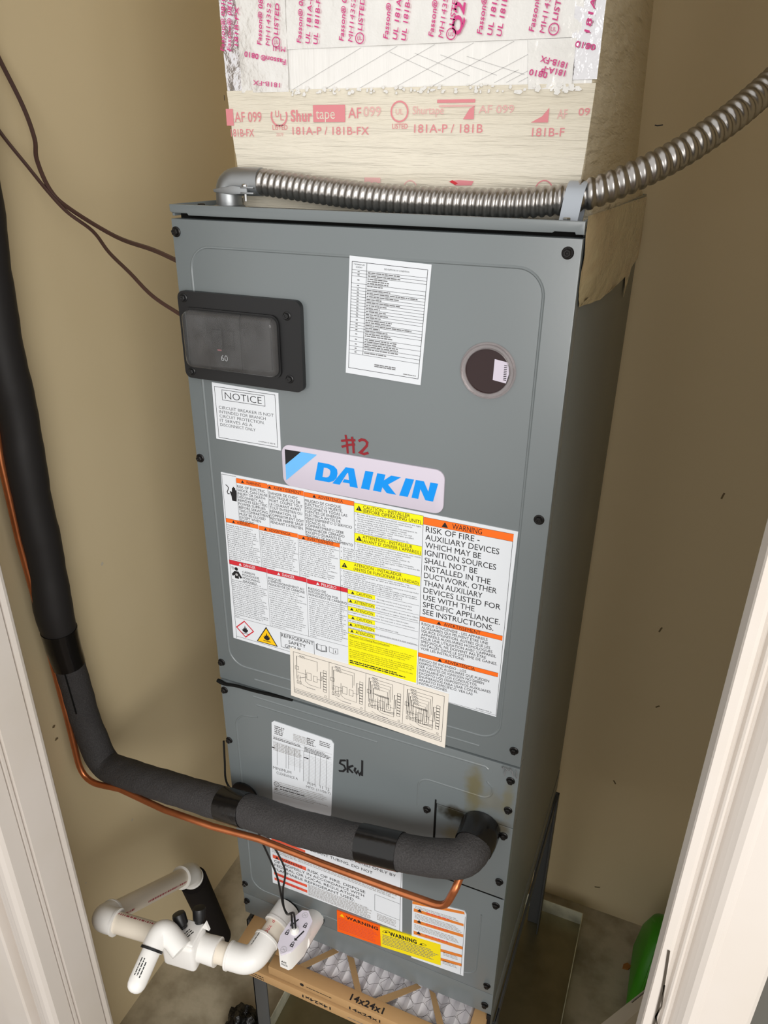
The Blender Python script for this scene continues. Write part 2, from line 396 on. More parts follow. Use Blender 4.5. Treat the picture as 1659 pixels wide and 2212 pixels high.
# top cap with a raised lip and a notch at each lower corner
cap = MB(); cap.prism([(0, 0), (444.5, 0), (444.5, -11.5), (437, -11.5), (436, -9.5), (418, -9.5), (416, -10.8), (24, -10.8), (22, -8.5), (2, -8.5), (0, -7)], 0, 4, 'XZ', .8)
cap.box(0, 444.5, 4, 560, -9, -5); cap.box(441.5, 444.5, 4, 560, -12, 0, .6); cap.box(0, 3, 4, 560, -12, 0, .6); cap.box(3, 441.5, 557, 560, -12, 0)
cap.build('top_cap', M_unit, AH)
def ridge(mb, pts, w, h, y, closed=True):
    """embossed bead: ridge of triangular section on the panel face"""
    q = [Vector(p) for p in pts]; n = len(q); vs = []; fs = []
    for i in range(n):
        d = (q[(i + 1) % n] - q[i - 1]) if closed else (q[min(i + 1, n - 1)] - q[max(i - 1, 0)])
        nn = Vector((-d.y, d.x)).normalized()
        for off, hh in ((-w / 2, 0), (-w / 6, h), (w / 6, h), (w / 2, 0)):
            t = q[i] + nn * off; vs.append(P(t.x, y - hh, t.y))
    for i in range(n if closed else n - 1):
        j = (i + 1) % n
        for k in range(3): fs.append([4 * i + k, 4 * j + k, 4 * j + k + 1, 4 * i + k + 1])
    mb.add(vs, fs)
def embossed(pts, loop, h, y0=0, y1=18):
    pass
up = MB(); up.prism([(.5, -14.6), (444, -14.6), (444, -637.5), (.5, -637.5)], 0, 19, 'XZ', 1.2)
ridge(up, rrect(21, 414, -605, -42, 26, 10), 3.2, .75, .02)
ridge(up, [(60, -622), (390, -622)], 3, .6, .02, False)
up.build('upper_door_panel', M_unit, AH)
lo = MB(); lo.prism([(.5, -640.5), (444, -640.5), (444, -744), (336.5, -744), (336.5, -884), (444, -884), (444, -1098), (.5, -1098)], 0, 19, 'XZ', 1.0)
ridge(lo, [(300 + 0, -1072)] + [(47, -1072)] + [(47 - 26 * math.sin(a), -1046 - 26 * math.cos(a)) for a in [k * math.pi / 16 for k in range(9)]] + [(21, -760)] + [(47 - 26 * math.cos(a), -720 + 26 * math.sin(a)) for a in [k * math.pi / 16 for k in range(9)]] + [(60, -690)], 3.0, .7, .02, False)
ridge(lo, [(300, -1072), (392, -1072)] + [(392 + 22 * math.sin(a), -1050 - 22 * math.cos(a)) for a in [k * math.pi / 16 for k in range(9)]] + [(414, -930)], 3.0, .7, .02, False)
ridge(lo, [(55, -654), (180, -654.5), (400, -653), (404, -656)], 3.2, .7, .02, False)
ridge(lo, [(60, -668), (250, -668)], 3., .6, .02, False)
ridge(lo, [(311, -760), (311, -728)] + [(327 - 16 * math.cos(a), -722 + 16 * math.sin(a)) for a in [k * math.pi / 16 for k in range(9)]] + [(398, -706)] + [(398 + 14 * math.sin(a), -692 - 14 * math.cos(a)) for a in [k * math.pi / 16 for k in range(9)]] + [(411, -684), (404, -677)], 3., .7, .02, False)
lo.build('lower_access_panel', M_unit2, AH)
MB().prism([(338, -745.5), (444, -745.5), (444, -882.5), (338, -882.5)], .6, 19, 'XZ', .8).build('pipe_entry_plate', M_unit2, AH)
MB().box(335.6, 337.8, -.3, 10, -888, -737).build('gap_shade', M_gap, AH)  # black strip paints the dark of the slit left of the plate
MB().box(336, 441, .4, 10, -886, -882.8).build('gap_shade', M_gap, AH)  # black strip paints the dark of the seam under the plate
MB().prism([(.5, -1100), (444, -1100), (444, -1149), (.5, -1149)], 1, 20, 'XZ', 1.).build('bottom_rail', M_unit, AH)
# dangling sealing strip in the seam between the two panels
sg = MB(); q = smooth_path([(-2, -3, -641), (12, -4, -643), (30, -3, -641), (60, -2, -641), (120, 1, -639.5)], 6)
sg.tube(q, [.0028, .003, .003, .003, .0028, .0026] + [.0022] * (len(q) - 6), 8); sg.build('seal_strip', M_gap, AH, label='black seal strip poking out of the seam')
cr = MB()
for k in range(5):
    a = [(424 + k * 4 + random.uniform(-2, 2), -3 - random.random() * 3, -641 - random.random() * 12) for _ in range(4)]; cr.tube(smooth_path(a, 3), .0006, 5)
cr.build('frayed_fibre', M_grey, AH, kind='stuff')
# filter rail at the right of the base
rl = MB(); rl.box(440.8, 444, 4, 556, -1203, -1149, .4); rl.box(432, 444, -2, 0, -1203, -1150, .4); rl.box(434, 442, -2.6, -.5, -1200, -1154)
MB().box(440.8, 444, 4, 556, -1203, -1149, .4).build('filter_rail', M_side, AH)
MB().box(-1, 2, 60, 556, -1203, -1149, .4).build('filter_rail', M_side, AH)
MB().box(437.5, 443.8, -1, 6, -1203, -1150, .8).build('rail_end', M_black, AH, label='black end of the filter rail')
# screws
def screw_mb(c, ax=(0, -1, 0), k=1.):
    b = MB(); b.lathe(c, ax, [(0, 5.6 * k), (.8 * k, 5.6 * k), (1.5 * k, 4.6 * k), (1.5 * k, 4.4 * k)], 18); b.lathe(c + Vector(ax) * .0015 * k, ax, [(0, 4.1 * k), (2.6 * k, 4.1 * k), (3.3 * k, 3.4 * k), (3.3 * k, 1.8 * k), (2.6 * k, 1.2 * k)], 6); return b
s0 = screw_mb(P(6, 0, -28)).build('screw', M_screw, AH, angle=.4)
for x, z in ((432, -27), (6.5, -294), (433, -294), (6.5, -608), (434, -613), (6.5, -658), (434, -663), (5.5, -754), (435, -714), (325, -760), (433, -762), (434, -850), (7, -1072), (7, -1116), (433, -899), (433, -1080), (433, -1128)):
    c = s0.copy(); COL.objects.link(c); c.location = s0.location + Vector(((x - 6) / 1000, 0, (z + 28) / 1000)); c.rotation_euler = (0, random.random() * 3, 0)
screw_mb(P(22, 28, -5), (0, 0, 1)).build('screw', M_screw, AH, angle=.4)

# breaker cover with a clear window
def frame_prism(outer, inner, y0, y1):
    """ring between two loops of the same length, extruded from y0 (front) to y1"""
    n = len(outer); vs = [P(a, y0, b) for a, b in outer] + [P(a, y0, b) for a, b in inner] + [P(a, y1, b) for a, b in outer] + [P(a, y1, b) for a, b in inner]
    fs = []
    for i in range(n):
        j = (i + 1) % n; fs += [[i, j, n + j, n + i], [2 * n + i, 2 * n + j, j, i], [n + i, n + j, 3 * n + j, 3 * n + i], [2 * n + i, 3 * n + i, 3 * n + j, 2 * n + j]]
    return MB().add(vs, fs)
bz = frame_prism(rrect(3.5, 160.5, -189, -89.5, 8), rrect(11, 133, -175, -108, 9), -7, 0)
bz.add(*[(lambda b: (b.v, b.f))(frame_prism(rrect(9.5, 134.5, -176.5, -106.5, 10), rrect(12, 132, -174, -109, 8), -9, -6.5))][0])
BZ = bz.build('breaker_cover', M_black, AH, label='black frame with a clear window over the breaker', angle=.5)
# bulging clear window: loops that round over toward a flat front
wv = MB(); loops = []
for inset, y in ((0, -6.5), (0, -13), (1.2, -16), (3.5, -18), (7, -18.6)):
    loops.append([P(a, y, b) for a, b in rrect(12 + inset, 132 - inset, -174 + inset, -109 - inset, max(9 - inset, 2.5))])
n = len(loops[0]); vs = [v for l in loops for v in l]; fs = []
for i in range(len(loops) - 1):
    for k in range(n): fs.append([i * n + k, i * n + (k + 1) % n, (i + 1) * n + (k + 1) % n, (i + 1) * n + k])
fs.append([(len(loops) - 1) * n + k for k in range(n)]); wv.add(vs, fs); wv.build('window', M_smoke, BZ, label='clear bulging window')
bk = MB(); bk.box(13, 131, -2.5, 0, -173, -110); bk.box(40, 84, -5, -2, -171, -112, 1.5); bk.box(48, 62, -9, -5, -150, -128, 1.5); bk.box(63, 76, -7, -5, -150, -128, 1); bk.box(86, 120, -3.5, -2, -168, -116, 1)
bk.build('breaker_switch', M_breaker, BZ, label='dark breaker behind the window')
pr = Print(BZ, onY(-5.3)); pr.text('60', 57, -163, 6.6, M_white, w=9); pr.rect(53, 58.5, -152, -149, M_faint); pr.done()
for x, z in ((12, -97), (144, -106), (13, -181), (144, -175)):
    screw_mb(P(x, -6.8, z), k=.85).build('bezel_screw', M_black, BZ, angle=.4)

# round sight glass
sgl = frame_prism(circ(366.5, -142, 26.5, 40), circ(366.5, -142, 22.5, 40), -4, 0)
SG = sgl.build('sight_glass', M_clear, AH, label='round clear plug with a maroon lens')
MB().add(*(lambda b: (b.v, b.f))(frame_prism(circ(366.5, -142, 28.5, 40), circ(366.5, -142, 26, 40), -1.2, 0))).build('plug_rim', M_clear, SG)
MB().lathe(P(366.5, -.2, -142), (0, -1, 0), [(0, 23.2), (1.6, 23.2)], 40).build('lens', M_maroon, SG)
pr = Print(SG, onY(-2.3)); pr.poly([(373, -129), (387, -131), (388.5, -142), (386, -152), (372.5, -150)], M_logo)
for k in range(9): pr.rect(383, 386, -134 - k * 1.8, -134.7 - k * 1.8, M_grey)
pr.done()
# dark oval grommet at the left
MB().add(*(lambda b: (b.v, b.f))(frame_prism([(25 + 23 * math.cos(t), -857 + 23 * math.sin(t)) for t in [2 * math.pi * k / 32 for k in range(32)]], [(27 + 13.5 * math.cos(t), -860 + 13 * math.sin(t)) for t in [2 * math.pi * k / 32 for k in range(32)]], -3, 0))).build('rubber_grommet', M_black, AH, label='black rubber grommet behind the foam pipe')
for nm, cx, cz, rx, rz in (('drain_port', 90, -1088, 19, 19), ('drain_port', 141, -1085, 17, 17)):
    MB().add(*(lambda b: (b.v, b.f))(frame_prism(circ(cx, cz, rx, 28), circ(cx, cz, rx - 5, 28), -2.5, 0))).build(nm, M_black, AH, label='black ring round a drain port')

# ---------------------------------------------------------------- labels
def label_part(name, pts, m, y, text):
    return MB().prism(pts, y, 0.2, 'XZ').build(name, m, AH, label=text, smooth=False)
def rotrect(x0, x1, zl1, zr1, zl0, zr0, xl0=None, xr0=None):
    return [(xl0 if xl0 is not None else x0, zl0), (xr0 if xr0 is not None else x1, zr0), (x1, zr1), (x0, zl1)]
# fault code list
L = label_part('fault_code_label', [(210, -161.5), (296, -165), (303.5, -44.5), (216, -41)], M_white, -1.1, 'white sheet with a ruled list of codes')
def fl(a, b):                       # sheet coordinates 0..86 x 0..120 -> panel
    u, v = a / 86., b / 120.; x = (216 + 87.5 * u) * (1 - v) + (210 + 86 * u) * v; z = (-41 - 3.5 * u) * (1 - v) + (-161.5 - 3.5 * u) * v
    return P(x, -1.3, z)
pr = Print(L, lambda a, b: fl(a, -b))
pr.frame(3, 83, -114, -5, .45)
rows = [13, 16, 19, 26, 30, 33, 36, 39, 42, 45, 48, 51, 54, 57, 60, 65, 68, 71, 74, 80, 85, 90, 94, 98]
for r in rows: pr.rect(3, 83, -r - .15, -r + .15, M_ink)
pr.rect(19, 19.4, -98, -5, M_ink)
pr.text('7 SEGMENT LED', 11, -8.3, 1.3, align='C', w=12); pr.text('DISPLAY', 11, -10.8, 1.3, align='C'); pr.text('DESCRIPTION OF CONDITION', 51, -10, 1.5, align='C', w=26)
for i, r in enumerate(rows):
    top = rows[i - 1] if i else 13
    if i: pr.rect(9.5, 11.8, -(top + r) / 2 - .5, -(top + r) / 2 + .5, M_grey); pr.bars(20.5, random.choice((38, 46, 52, 60, 76)), -top, -r + .2, 2.1, 1.15, M_grey, .15)
pr.bars(33, 58, -105, -109, 1.8, 1.1, M_grey, 0); pr.bars(66, 80, -110, -112.5, 1.6, .8, M_grey, 0); pr.done()
# notice
L = label_part('notice_label', [(34, -263.5), (124, -265), (124.5, -195), (35, -193)], M_white, -1.1, 'white square notice about the circuit breaker')
pr = Print(L, onY(-1.3)); pr.frame(38, 120.5, -261.5, -197.5, .5); pr.frame(48, 106.5, -213.2, -200.3, .5)
pr.text('NOTICE', 77, -211, 8.2, w=50, align='C', bold=-.012)
for s, z, w in (('CIRCUIT BREAKER IS NOT', -224.5, 75), ('INTENDED FOR BRANCH', -229.9, 64), ('CIRCUIT PROTECTION.', -235.3, 62), ('IT SERVES AS A', -240.7, 45), ('DISCONNECT ONLY', -246.1, 49)):
    pr.text(s, 42, z, 3.7, w=w, bold=-.012)
pr.text('0140M00113 REV B', 94, -258.6, 1.6, w=23); pr.done()
# marker writing on the door
mk = MB(); f0 = onY(-.35)
for pts in ([(208.5, -233), (210, -242), (211, -255)], [(216.5, -234), (218, -243), (218.5, -253.5)], [(203, -241), (212, -238.5), (220.5, -237.5)], [(203.5, -248), (212, -244.5), (220, -242.5)]):
    mk.ribbon(pts, 2.7, onY(-.35 - .06 * (len(mk.v) % 7)))
mk.ribbon([(224.5, -238), (228, -235.6), (232, -235.6), (235, -238), (234.5, -242), (230, -247.5), (226.5, -251.5), (231, -252.5), (236.5, -250)], 3.0, f0)
mk.build('handwritten_number', M_marker, AH, label='red marker writing above the logo plate', smooth=False)
mk = MB()
for pts in ([(202, -719), (194, -722), (192.5, -728), (199, -729.5), (201.5, -735), (197.5, -741), (190.5, -743)], [(204.5, -716), (204.5, -741)], [(213.5, -724), (205, -731), (213, -738)], [(217, -726.5), (215.5, -733), (218, -737), (221, -731.5), (223, -737.5), (226.5, -731)], [(227.5, -709), (227, -738)]):
    mk.ribbon(pts, 3.1, onY(-.35 - .06 * (len(mk.v) % 7)))
mk.build('handwritten_rating', M_ink, AH, label='black marker writing on the lower panel', smooth=False)
# logo plate
L = MB().prism(rrect(125.5, 327.5, -308.5, -256, 11, 6), -2.0, 0, 'XZ', .5).build('logo_plate', M_logo, AH, label='lilac plate with a blue wordmark and corner flash')
pr = Print(L, onY(-2.2), 'logo_print')
pr.poly([(130, -262), (151.5, -261.8), (130, -281.5)], M_ink); pr.poly([(151.5, -261.8), (172.5, -262), (130, -301.5), (130, -281.5)], M_lblue)
def ring2(outer, inner, m):        # letter with a counter: strip between two loops of equal length
    n = len(outer)
    b = pr.mb(m); b.add([pr.fn(*p) for p in outer] + [pr.fn(*p) for p in inner], [[i, (i + 1) % n, n + (i + 1) % n, n + i] for i in range(n)])
ring2([(173.5, -271), (187, -271), (194, -272.5), (198, -276), (198.5, -281), (197, -287), (193, -291.5), (187, -294), (168.5, -294)], [(181, -276.5), (185, -276.5), (188, -277.5), (189.3, -279.5), (189, -282.5), (188, -285.5), (186, -287.6), (183.5, -288.6), (178.8, -288.6)], M_blue)
for pl in ([(209, -271.3), (219.5, -271.3), (215.5, -278), (211, -278), (201, -294.6), (191.5, -294.6)], [(219.5, -271.3), (224, -294.6), (214, -294.6), (213.5, -290.8), (204.5, -290.8), (206.8, -286.6), (213, -286.6), (212, -278), (215.5, -278)],
           [(233.5, -271.5), (243.5, -271.5), (238.5, -294.3), (228, -294.3)], [(248.2, -272), (258.2, -272), (256.4, -279.3), (265, -272), (277, -272), (261.5, -283.5), (271.5, -294.3), (260, -294.3), (254.6, -288), (253, -294.3), (243, -294.3)],
           [(282.5, -272), (292.5, -272), (285.5, -294.4), (275.2, -294.4)], [(294.5, -272), (304, -272), (309.5, -283.5), (311.5, -272), (320.5, -272), (315.5, -294.4), (306.5, -294.4), (300.3, -282), (298, -294.4), (290, -294.4)]):
    pr.poly(pl, M_blue)
pr.done()
# ---- the big warning sheet
L = label_part('warning_sheet', [(31.5, -558), (408, -568), (412.5, -312), (36, -307.5)], M_white, -1.05, 'large white trilingual warning sheet with orange red and yellow bars')
pr = Print(L, onY(-1.25)); A = M_ink
pr.rect(37, 37.4, -556, -309.5, A); pr.rect(37, 58, -310, -309.6, A); pr.rect(37, 408, -566 + 9.5, -566 + 9.9, A) if False else None
def bar(x0, x1, z0, z1, m, s, tc=None, h=None, tx=None):
    pr.rect(x0, x1, z0, z1, m); pr.line([(x0, z0), (x1, z0)], .3); pr.line([(x0, z1), (x1, z1)], .3)
    h = h or (z1 - z0) * .66; cx = tx or (x0 + x1) / 2; f2 = onY(-1.4); o = pr.fn; pr.fn = f2
    w = len(s) * h * .74
    pr.text(s, cx + h * .6, z0 + (z1 - z0 - h) / 2, h, tc or A, w=w, align='C'); pr.tri(cx - w / 2 - h * .7, z0 + (z1 - z0 - h) / 2, h, tc or A); pr.fn = o
bar(58, 102.5, -318, -311.6, M_orange, 'WARNING', h=4.0); bar(103, 152.3, -318.3, -312.2, M_orange, 'AVERTISSEMENT', h=4.0); bar(152.8, 218.5, -318.8, -313, M_orange, 'ADVERTENCIA', h=4.0)
for x in (57.5, 102.6, 152.6, 218.6): pr.rect(x, x + .3, -371.5 - (5 if x > 210 else 0), -313, A)
def para(lines, x, z, pitch, h, ws, m=None):
    for i, (s, w) in enumerate(zip(lines, ws)): pr.text(s, x, z - i * pitch, h, m, w=w)
def fine(t, x, z0, z1, w, nl, h):
    words = t.split(); tot = len(t); per = tot / nl; ls = []; cur = ''
    for wd_ in words:
        if cur and len(cur) + len(wd_) / 2 > per and len(ls) < nl - 1: ls.append(cur); cur = wd_
        else: cur = (cur + ' ' + wd_).strip()
    ls.append(cur); m_ = max(len(l) for l in ls); p_ = (z0 - z1) / len(ls)
    for i, l in enumerate(ls): pr.text(l, x, z0 - p_ * (i + .75), h, M_dgrey, w=w * len(l) / m_)
para(['RISK OF ELECTRIC', 'SHOCK, CAN CAUSE', 'INJURY OR DEATH:', 'DISCONNECT ALL', 'REMOTE ELECTRIC', 'POWER SUPPLIES', 'BEFORE SERVICING.', 'THIS COMPARTMENT', 'MUST BE CLOSED', 'EXCEPT WHEN', 'SERVICING.'], 58.6, -324.4, 4.75, 3.5, [40, 43, 40, 37, 42, 39, 43, 45, 38, 31, 22])
para(['DANGER DE CHOC', '\u00c9LECTRIQUE OU DE', 'MORT. COUPEZ TOUT', 'LE COURANT AVANT', 'TOUT ENTRETIEN OU', 'REPARATION. LE', 'COMPARTIM ENT DOIT', 'RESTER FERME SAUF', 'PENDANT L\u2019ATRETIEN.'], 104, -325.0, 4.95, 3.6, [40, 43, 46, 44, 45, 37, 47, 46, 46])
para(['PELIGRO DE CHOQUE', 'EL\u00c9CTRICO O MUERTE.', 'DESCONECTE TODAS LAS', 'FUENTES DE ENERG\u00cdA', 'EL\u00c9CTRICA ANTES DE', 'MANTENIMIENTO O SERVICIO', 'T\u00c9CNICO. EL', 'COMPARTIMENTO DEBE', 'PERMANECER CERRADO', 'EXCEPTO DURANTE EL', 'SERVICIO DE MANTENIMIENTO'], 153.6, -325.6, 4.75, 3.55, [48, 50, 56, 48, 47, 62, 27, 51, 52, 48, 63])
# shock symbol: hand and a zigzag wire
pr.poly([(49.5, -344), (56, -344), (57, -333), (56.8, -328.5), (55.6, -328.8), (55.2, -325.6), (54, -325.4), (53.6, -324.6), (52.3, -324.8), (51.8, -326), (50.6, -326.3), (50, -332), (48, -331), (47, -332.3), (49, -338)], A)
pr.line([(41.5, -323.5), (43.5, -324.5), (45.6, -327), (44.6, -330), (43, -333), (44, -335.5), (46.6, -335)], 1.1)
bar(37, 85.3, -376.6, -370.9, M_orange, 'WARNING', h=3.8); bar(86, 141.6, -377.5, -371.8, M_orange, 'ADVERTENCIA', h=3.8); bar(142, 199.2, -378.2, -372.6, M_orange, 'AVERTISSEMENT', h=3.8)
for x, z in ((86, -432), (141.7, -432), (199, -393)): pr.rect(x, x + .3, -432.6 if x < 190 else -501, -377, A)
HEAT = [("Heating units should not be installed without routine inspection and maintenance. If the building in which the unit is located will be vacant, care should be taken that such device is routinely inspected and maintained. In the event that the building is exposed to freezing temperatures, all water pipes should be properly drained, and the water source should be closed. Should the building be exposed to freezing temperatures, any hydronic coil units should be drained as well. In such case, alternative heat sources should be utilized.", 38, 47),
 ("Las unidades de calefacci\u00f3n no deber\u00edan usarse sin la inspecci\u00f3n y el mantenimiento de rutina. Si el edificio en el que se encuentra el dispositivo estar\u00e1 vac\u00edo, habr\u00e1 que asegurarse de que el dispositivo se inspeccione y reciba mantenimiento de rutina. En caso de que el edificio est\u00e9 expuesto a temperaturas bajo cero, todas las tuber\u00edas de agua deber\u00edan drenarse y deber\u00eda cerrarse el suministro de agua. En caso de que el edificio est\u00e9 expuesto a temperaturas bajo cero, tambi\u00e9n deber\u00edan drenarse las unidades de bobinas hidr\u00f3nicas. En ese caso, deber\u00edan utilizarse fuentes de calor alternativas.", 87.4, 53.5),
 ("Les unit\u00e9s de chauffage ne doivent pas \u00eatre utilis\u00e9es sans une inspection et un entretien de routine. Si le b\u00e2timent dans lequel l'appareil est install\u00e9 est inoccup\u00e9, il faut s'assurer d'inspecter et de maintenir l'appareil de fa\u00e7on routini\u00e8re. Dans le cas o\u00f9 le b\u00e2timent est expos\u00e9 \u00e0 des conditions de gel, toutes les conduites d'eau doivent \u00eatre vidang\u00e9es. De plus, la source d'eau doit \u00eatre ferm\u00e9e. Si le b\u00e2timent est expos\u00e9 \u00e0 des conditions de gel, tous les serpentins hydroniques doivent \u00eatre vidang\u00e9s. Dans un tel cas, il faut utiliser un dispositif de chauffage de rechange.", 143.4, 54.5)]
for t, x, w in HEAT: fine(t, x, -378.6, -431, w, 18, 1.75)
bar(36.3, 93.6, -438.5, -432, M_red, 'DANGER', M_white, h=4.0); bar(93.9, 151.6, -439, -432.7, M_red, 'DANGER', M_white, h=4.0); bar(152, 209, -439.8, -433.6, M_red, 'PELIGRO', M_white, h=4.0)
for x in (93, 151): pr.rect(x, x + .3, -521.5, -439, A)
para(['CARBON', 'MONOXIDE', 'POISONING', 'HAZARD'], 55.5, -447.6, 4.6, 3.2, [19, 25, 26, 21])
para(['RISQUE', "D'EMPOISONNEMENT AU", 'MONOXYDE DE CARBONE'], 95, -447.6, 4.6, 3.4, [19, 52, 53])
para(['RIESGO DE', 'INTOXICACI\u00d3N POR', 'MON\u00d3XIDO DE CARBONO'], 153.6, -448.6, 4.6, 3.4, [25, 42, 54])
# figure with a fumes symbol
pr.poly(circ(46.4, -444, 2.6, 14), A); pr.poly([(43.4, -447.5), (49.6, -447.5), (54.5, -456), (51.5, -457.4), (49.4, -453.5), (49.4, -458.5), (43.2, -458.5), (43.2, -453.5), (40.2, -456), (38.6, -453.4)], A)
pr.fn, o_ = onY(-1.4), pr.fn; pr.poly(circ(46.4, -452.6, 2.0, 12), M_lgrey); pr.fn = o_
for k in range(3): pr.line([(38.6 + k * .6, -442.5 - k * 1.6), (41, -441.8 - k * 1.6), (43.4, -442.6 - k * 1.4)], .6, M_grey)
CO_ = [("Special warning for installation of furnaces or air handling units in enclosed areas such as garages, utility rooms or parking areas. Carbon monoxide producing devices (such as automobile, space heater, gas water heater, etc.) should not be operated in enclosed areas such as unventilated garages because of the danger of carbon monoxide (CO) poisoning resulting from the exhaust emissions. If a furnace or air handler is installed in an enclosed area and a carbon monoxide producing device is operated therein, there must be adequate, direct outside ventilation. Carbon monoxide emissions can be recirculated throughout the structure if the air handler is operating in any mode. CO can cause serious illness including permanent brain damage or death.", 38, 53.5, -460.6),
 ("Avertissement sp\u00e9cial au sujet de l'installation d'appareils de chauffage ou de traitement d'air dans des endroits clos, tels les garages, les locaux d'entretien et les stationnements. \u00c9vitez de mettre en marche les appareils produisant du monoxyde de carbone (tels que les automobiles, les appareils de chauffage autonomes, etc.) dans des endroits non ventil\u00e9s en raison du danger d'empoisonnement au monoxyde de carbone. Si vous devez faire fonctionner ces appareils dans un endroit clos, assurez-vous qu'il y ait une ventilation directe provenant de l'ext\u00e9rieur. Le monoxyde de carbone peut causer des maladies graves et des dommages permanents au cerveau et m\u00eame la mort.", 95, 55.5, -457.4),
 ("Advertencia especial para la instalaci\u00f3n de calentadores \u00f3 manejadoras de aire en \u00e1reas cerradas como estacionamientos \u00f3 cuartos de servicio. Los equipos \u00f3 aparatos que producen mon\u00f3xido de carbono (tal como autom\u00f3vil, calentador de gas, calentador de agua por medio de gas, etc.) no deben ser operados en \u00e1reas cerradas debido al riesgo de envenenamiento por mon\u00f3xido de carbono (CO) que resulta de las emisiones de gases de combusti\u00f3n. Si el equipo \u00f3 aparato se opera en dichas \u00e1reas, debe existir una adecuada ventilaci\u00f3n directa al exterior. Las emisiones de mon\u00f3xido de carbono pueden circular a trav\u00e9s del aparato cuando se opera en cualquier modo. El mon\u00f3xido de carbono puede causar da\u00f1o cerebral permanente \u00f3 muerte.", 153.6, 55, -459)]
for t, x, w, z0 in CO_: fine(t, x, z0, -520.6, w, 20, 1.8)
pr.rect(37, 208.5, -521.7, -521.4, A); pr.rect(32.6 + 1.2, 34.3, -557, -521, A) if False else None; pr.rect(37, 37.35, -557, -521, A)
pr.line([(37, -553.5), (121, -555)], .35)
# flammable diamonds / triangle / box / books
pr.line([(52, -525), (65.5, -538), (52, -551), (38.6, -538)], 1.6, M_red, True)
def flame(cx, zb, h, m=None):
    pr.poly([(cx - h * .1, zb), (cx - h * .34, zb + h * .16), (cx - h * .4, zb + h * .42), (cx - h * .26, zb + h * .36), (cx - h * .2, zb + h * .62), (cx - h * .1, zb + h * .5), (cx + h * .02, zb + h), (cx + h * .12, zb + h * .56), (cx + h * .22, zb + h * .72), (cx + h * .26, zb + h * .42), (cx + h * .4, zb + h * .5), (cx + h * .34, zb + h * .18), (cx + h * .12, zb)], m or A)
flame(52, -543.6, 12); pr.rect(47, 57, -545.6, -544.8, A)
pr.poly([(86.3, -524.5), (102.8, -552.6), (69.6, -552.6)], A); pr.fn = onY(-1.4); pr.poly([(86.3, -527.2), (100.7, -551.4), (71.7, -551.4)], M_signyel); pr.fn = onY(-1.55); flame(86.3, -546.2, 12.5); pr.rect(80.5, 92, -548.3, -547.4, A); pr.fn = o_
pr.frame(108, 159, -551, -527.3, .45); pr.text('REFRIGERANT', 109, -534, 5.3, w=49); pr.text('SAFETY', 120, -542, 5.3, w=26); pr.text('GROUP', 114, -550, 5.3, w=24)
for x0 in (163.4, 181): 
    pr.line([(x0, -529.5), (x0 + 6, -531), (x0 + 12.5, -529.5), (x0 + 12.5, -537.5), (x0 + 6, -539), (x0, -537.5)], .4, M_ink, True); pr.line([(x0 + 6, -531), (x0 + 6, -539)], .4)
    if x0 < 170:
        for k in range(3): pr.line([(x0 - .6 - k * .5, -530 - k * .3), (x0 - .6 - k * .5, -538.6 - k * .2), (x0 + 6, -540 - k * .3), (x0 + 13.2 + k * .4, -538.6 - k * .2), (x0 + 13.2 + k * .4, -530.5)], .3)
    else: pr.text('i', x0 + 8.6, -536.8, 4.2, bold=.02)
# yellow column
def ybar(x0, x1, z0, z1, l1, l2, w1, w2, xt):
    pr.rect(x0, x1, z0, z1, M_yellow); pr.line([(x0, z0), (x1, z0)], .3); pr.line([(x0, z1), (x1, z1)], .3)
    pr.fn = onY(-1.4); pr.text(l1, xt, z1 - 5.3, 4.2, w=w1); pr.text(l2, xt - .5, z0 + 1.4, 4.2, w=w2); pr.tri(x0 + 6, z0 + 2.6, 6.6 if xt - x0 < 18 else 6.6); pr.fn = onY(-1.5); pr.text('!', x0 + 5.4, z0 + 3.3, 3.6, M_yellow); pr.fn = o_
ybar(219, 304.6, -326.2, -314.6, 'CAUTION - INSTALLER', '(BEFORE OPERATING UNIT)', 58, 72, 230.5)
ybar(219, 304, -365.8, -353.8, 'ATTENTION - INSTALLEUR', "(AVANT D' OPERER L'APPAREIL)", 63, 74, 229.5)
ybar(199.2, 303.4, -406.8, -394.4, 'ATENCI\u00d3N - INSTALADOR', '(ANTES DE FUNCIONAR LA UNIDAD)', 62, 84, 218)
def small(lines, x, z, pitch, h, wmax):
    m_ = max(len(l) for l in lines)
    for i, l in enumerate(lines): pr.text(l, x + (0 if l[:1].isdigit() else 3), z - i * pitch, h, w=wmax * (len(l) / m_) - (0 if l[:1].isdigit() else 3))
small(['1. Be sure all factory and field electrical connections are tight.', 'A loose connection produces excessive heat which destroys', 'the electrical wires and terminal connector.', '2. On the heating units, adjust thermostat heat anticipator to', 'correspond with value listed in installation manual.', '3. Field wire lugs are designed for copper wire. See unit', 'label for suggested wire sizes, unless otherwise specified.', '4. Use minimum 60 \u00b0C rating for wires.', '5. Wires should be replaced prior to turning power on.'], 219.8, -329.6, 2.86, 1.75, 83)
small(['1. Soyez s\u00fbr que tous les raccordements \u00e9lectriques sont serr\u00e9s.', 'Un raccordement desserr\u00e9 produit une chaleur excessive', 'qui d\u00e9truit le fil \u00e9lectrique et le connecteur.'], 219.8, -369.4, 2.9, 1.75, 84)
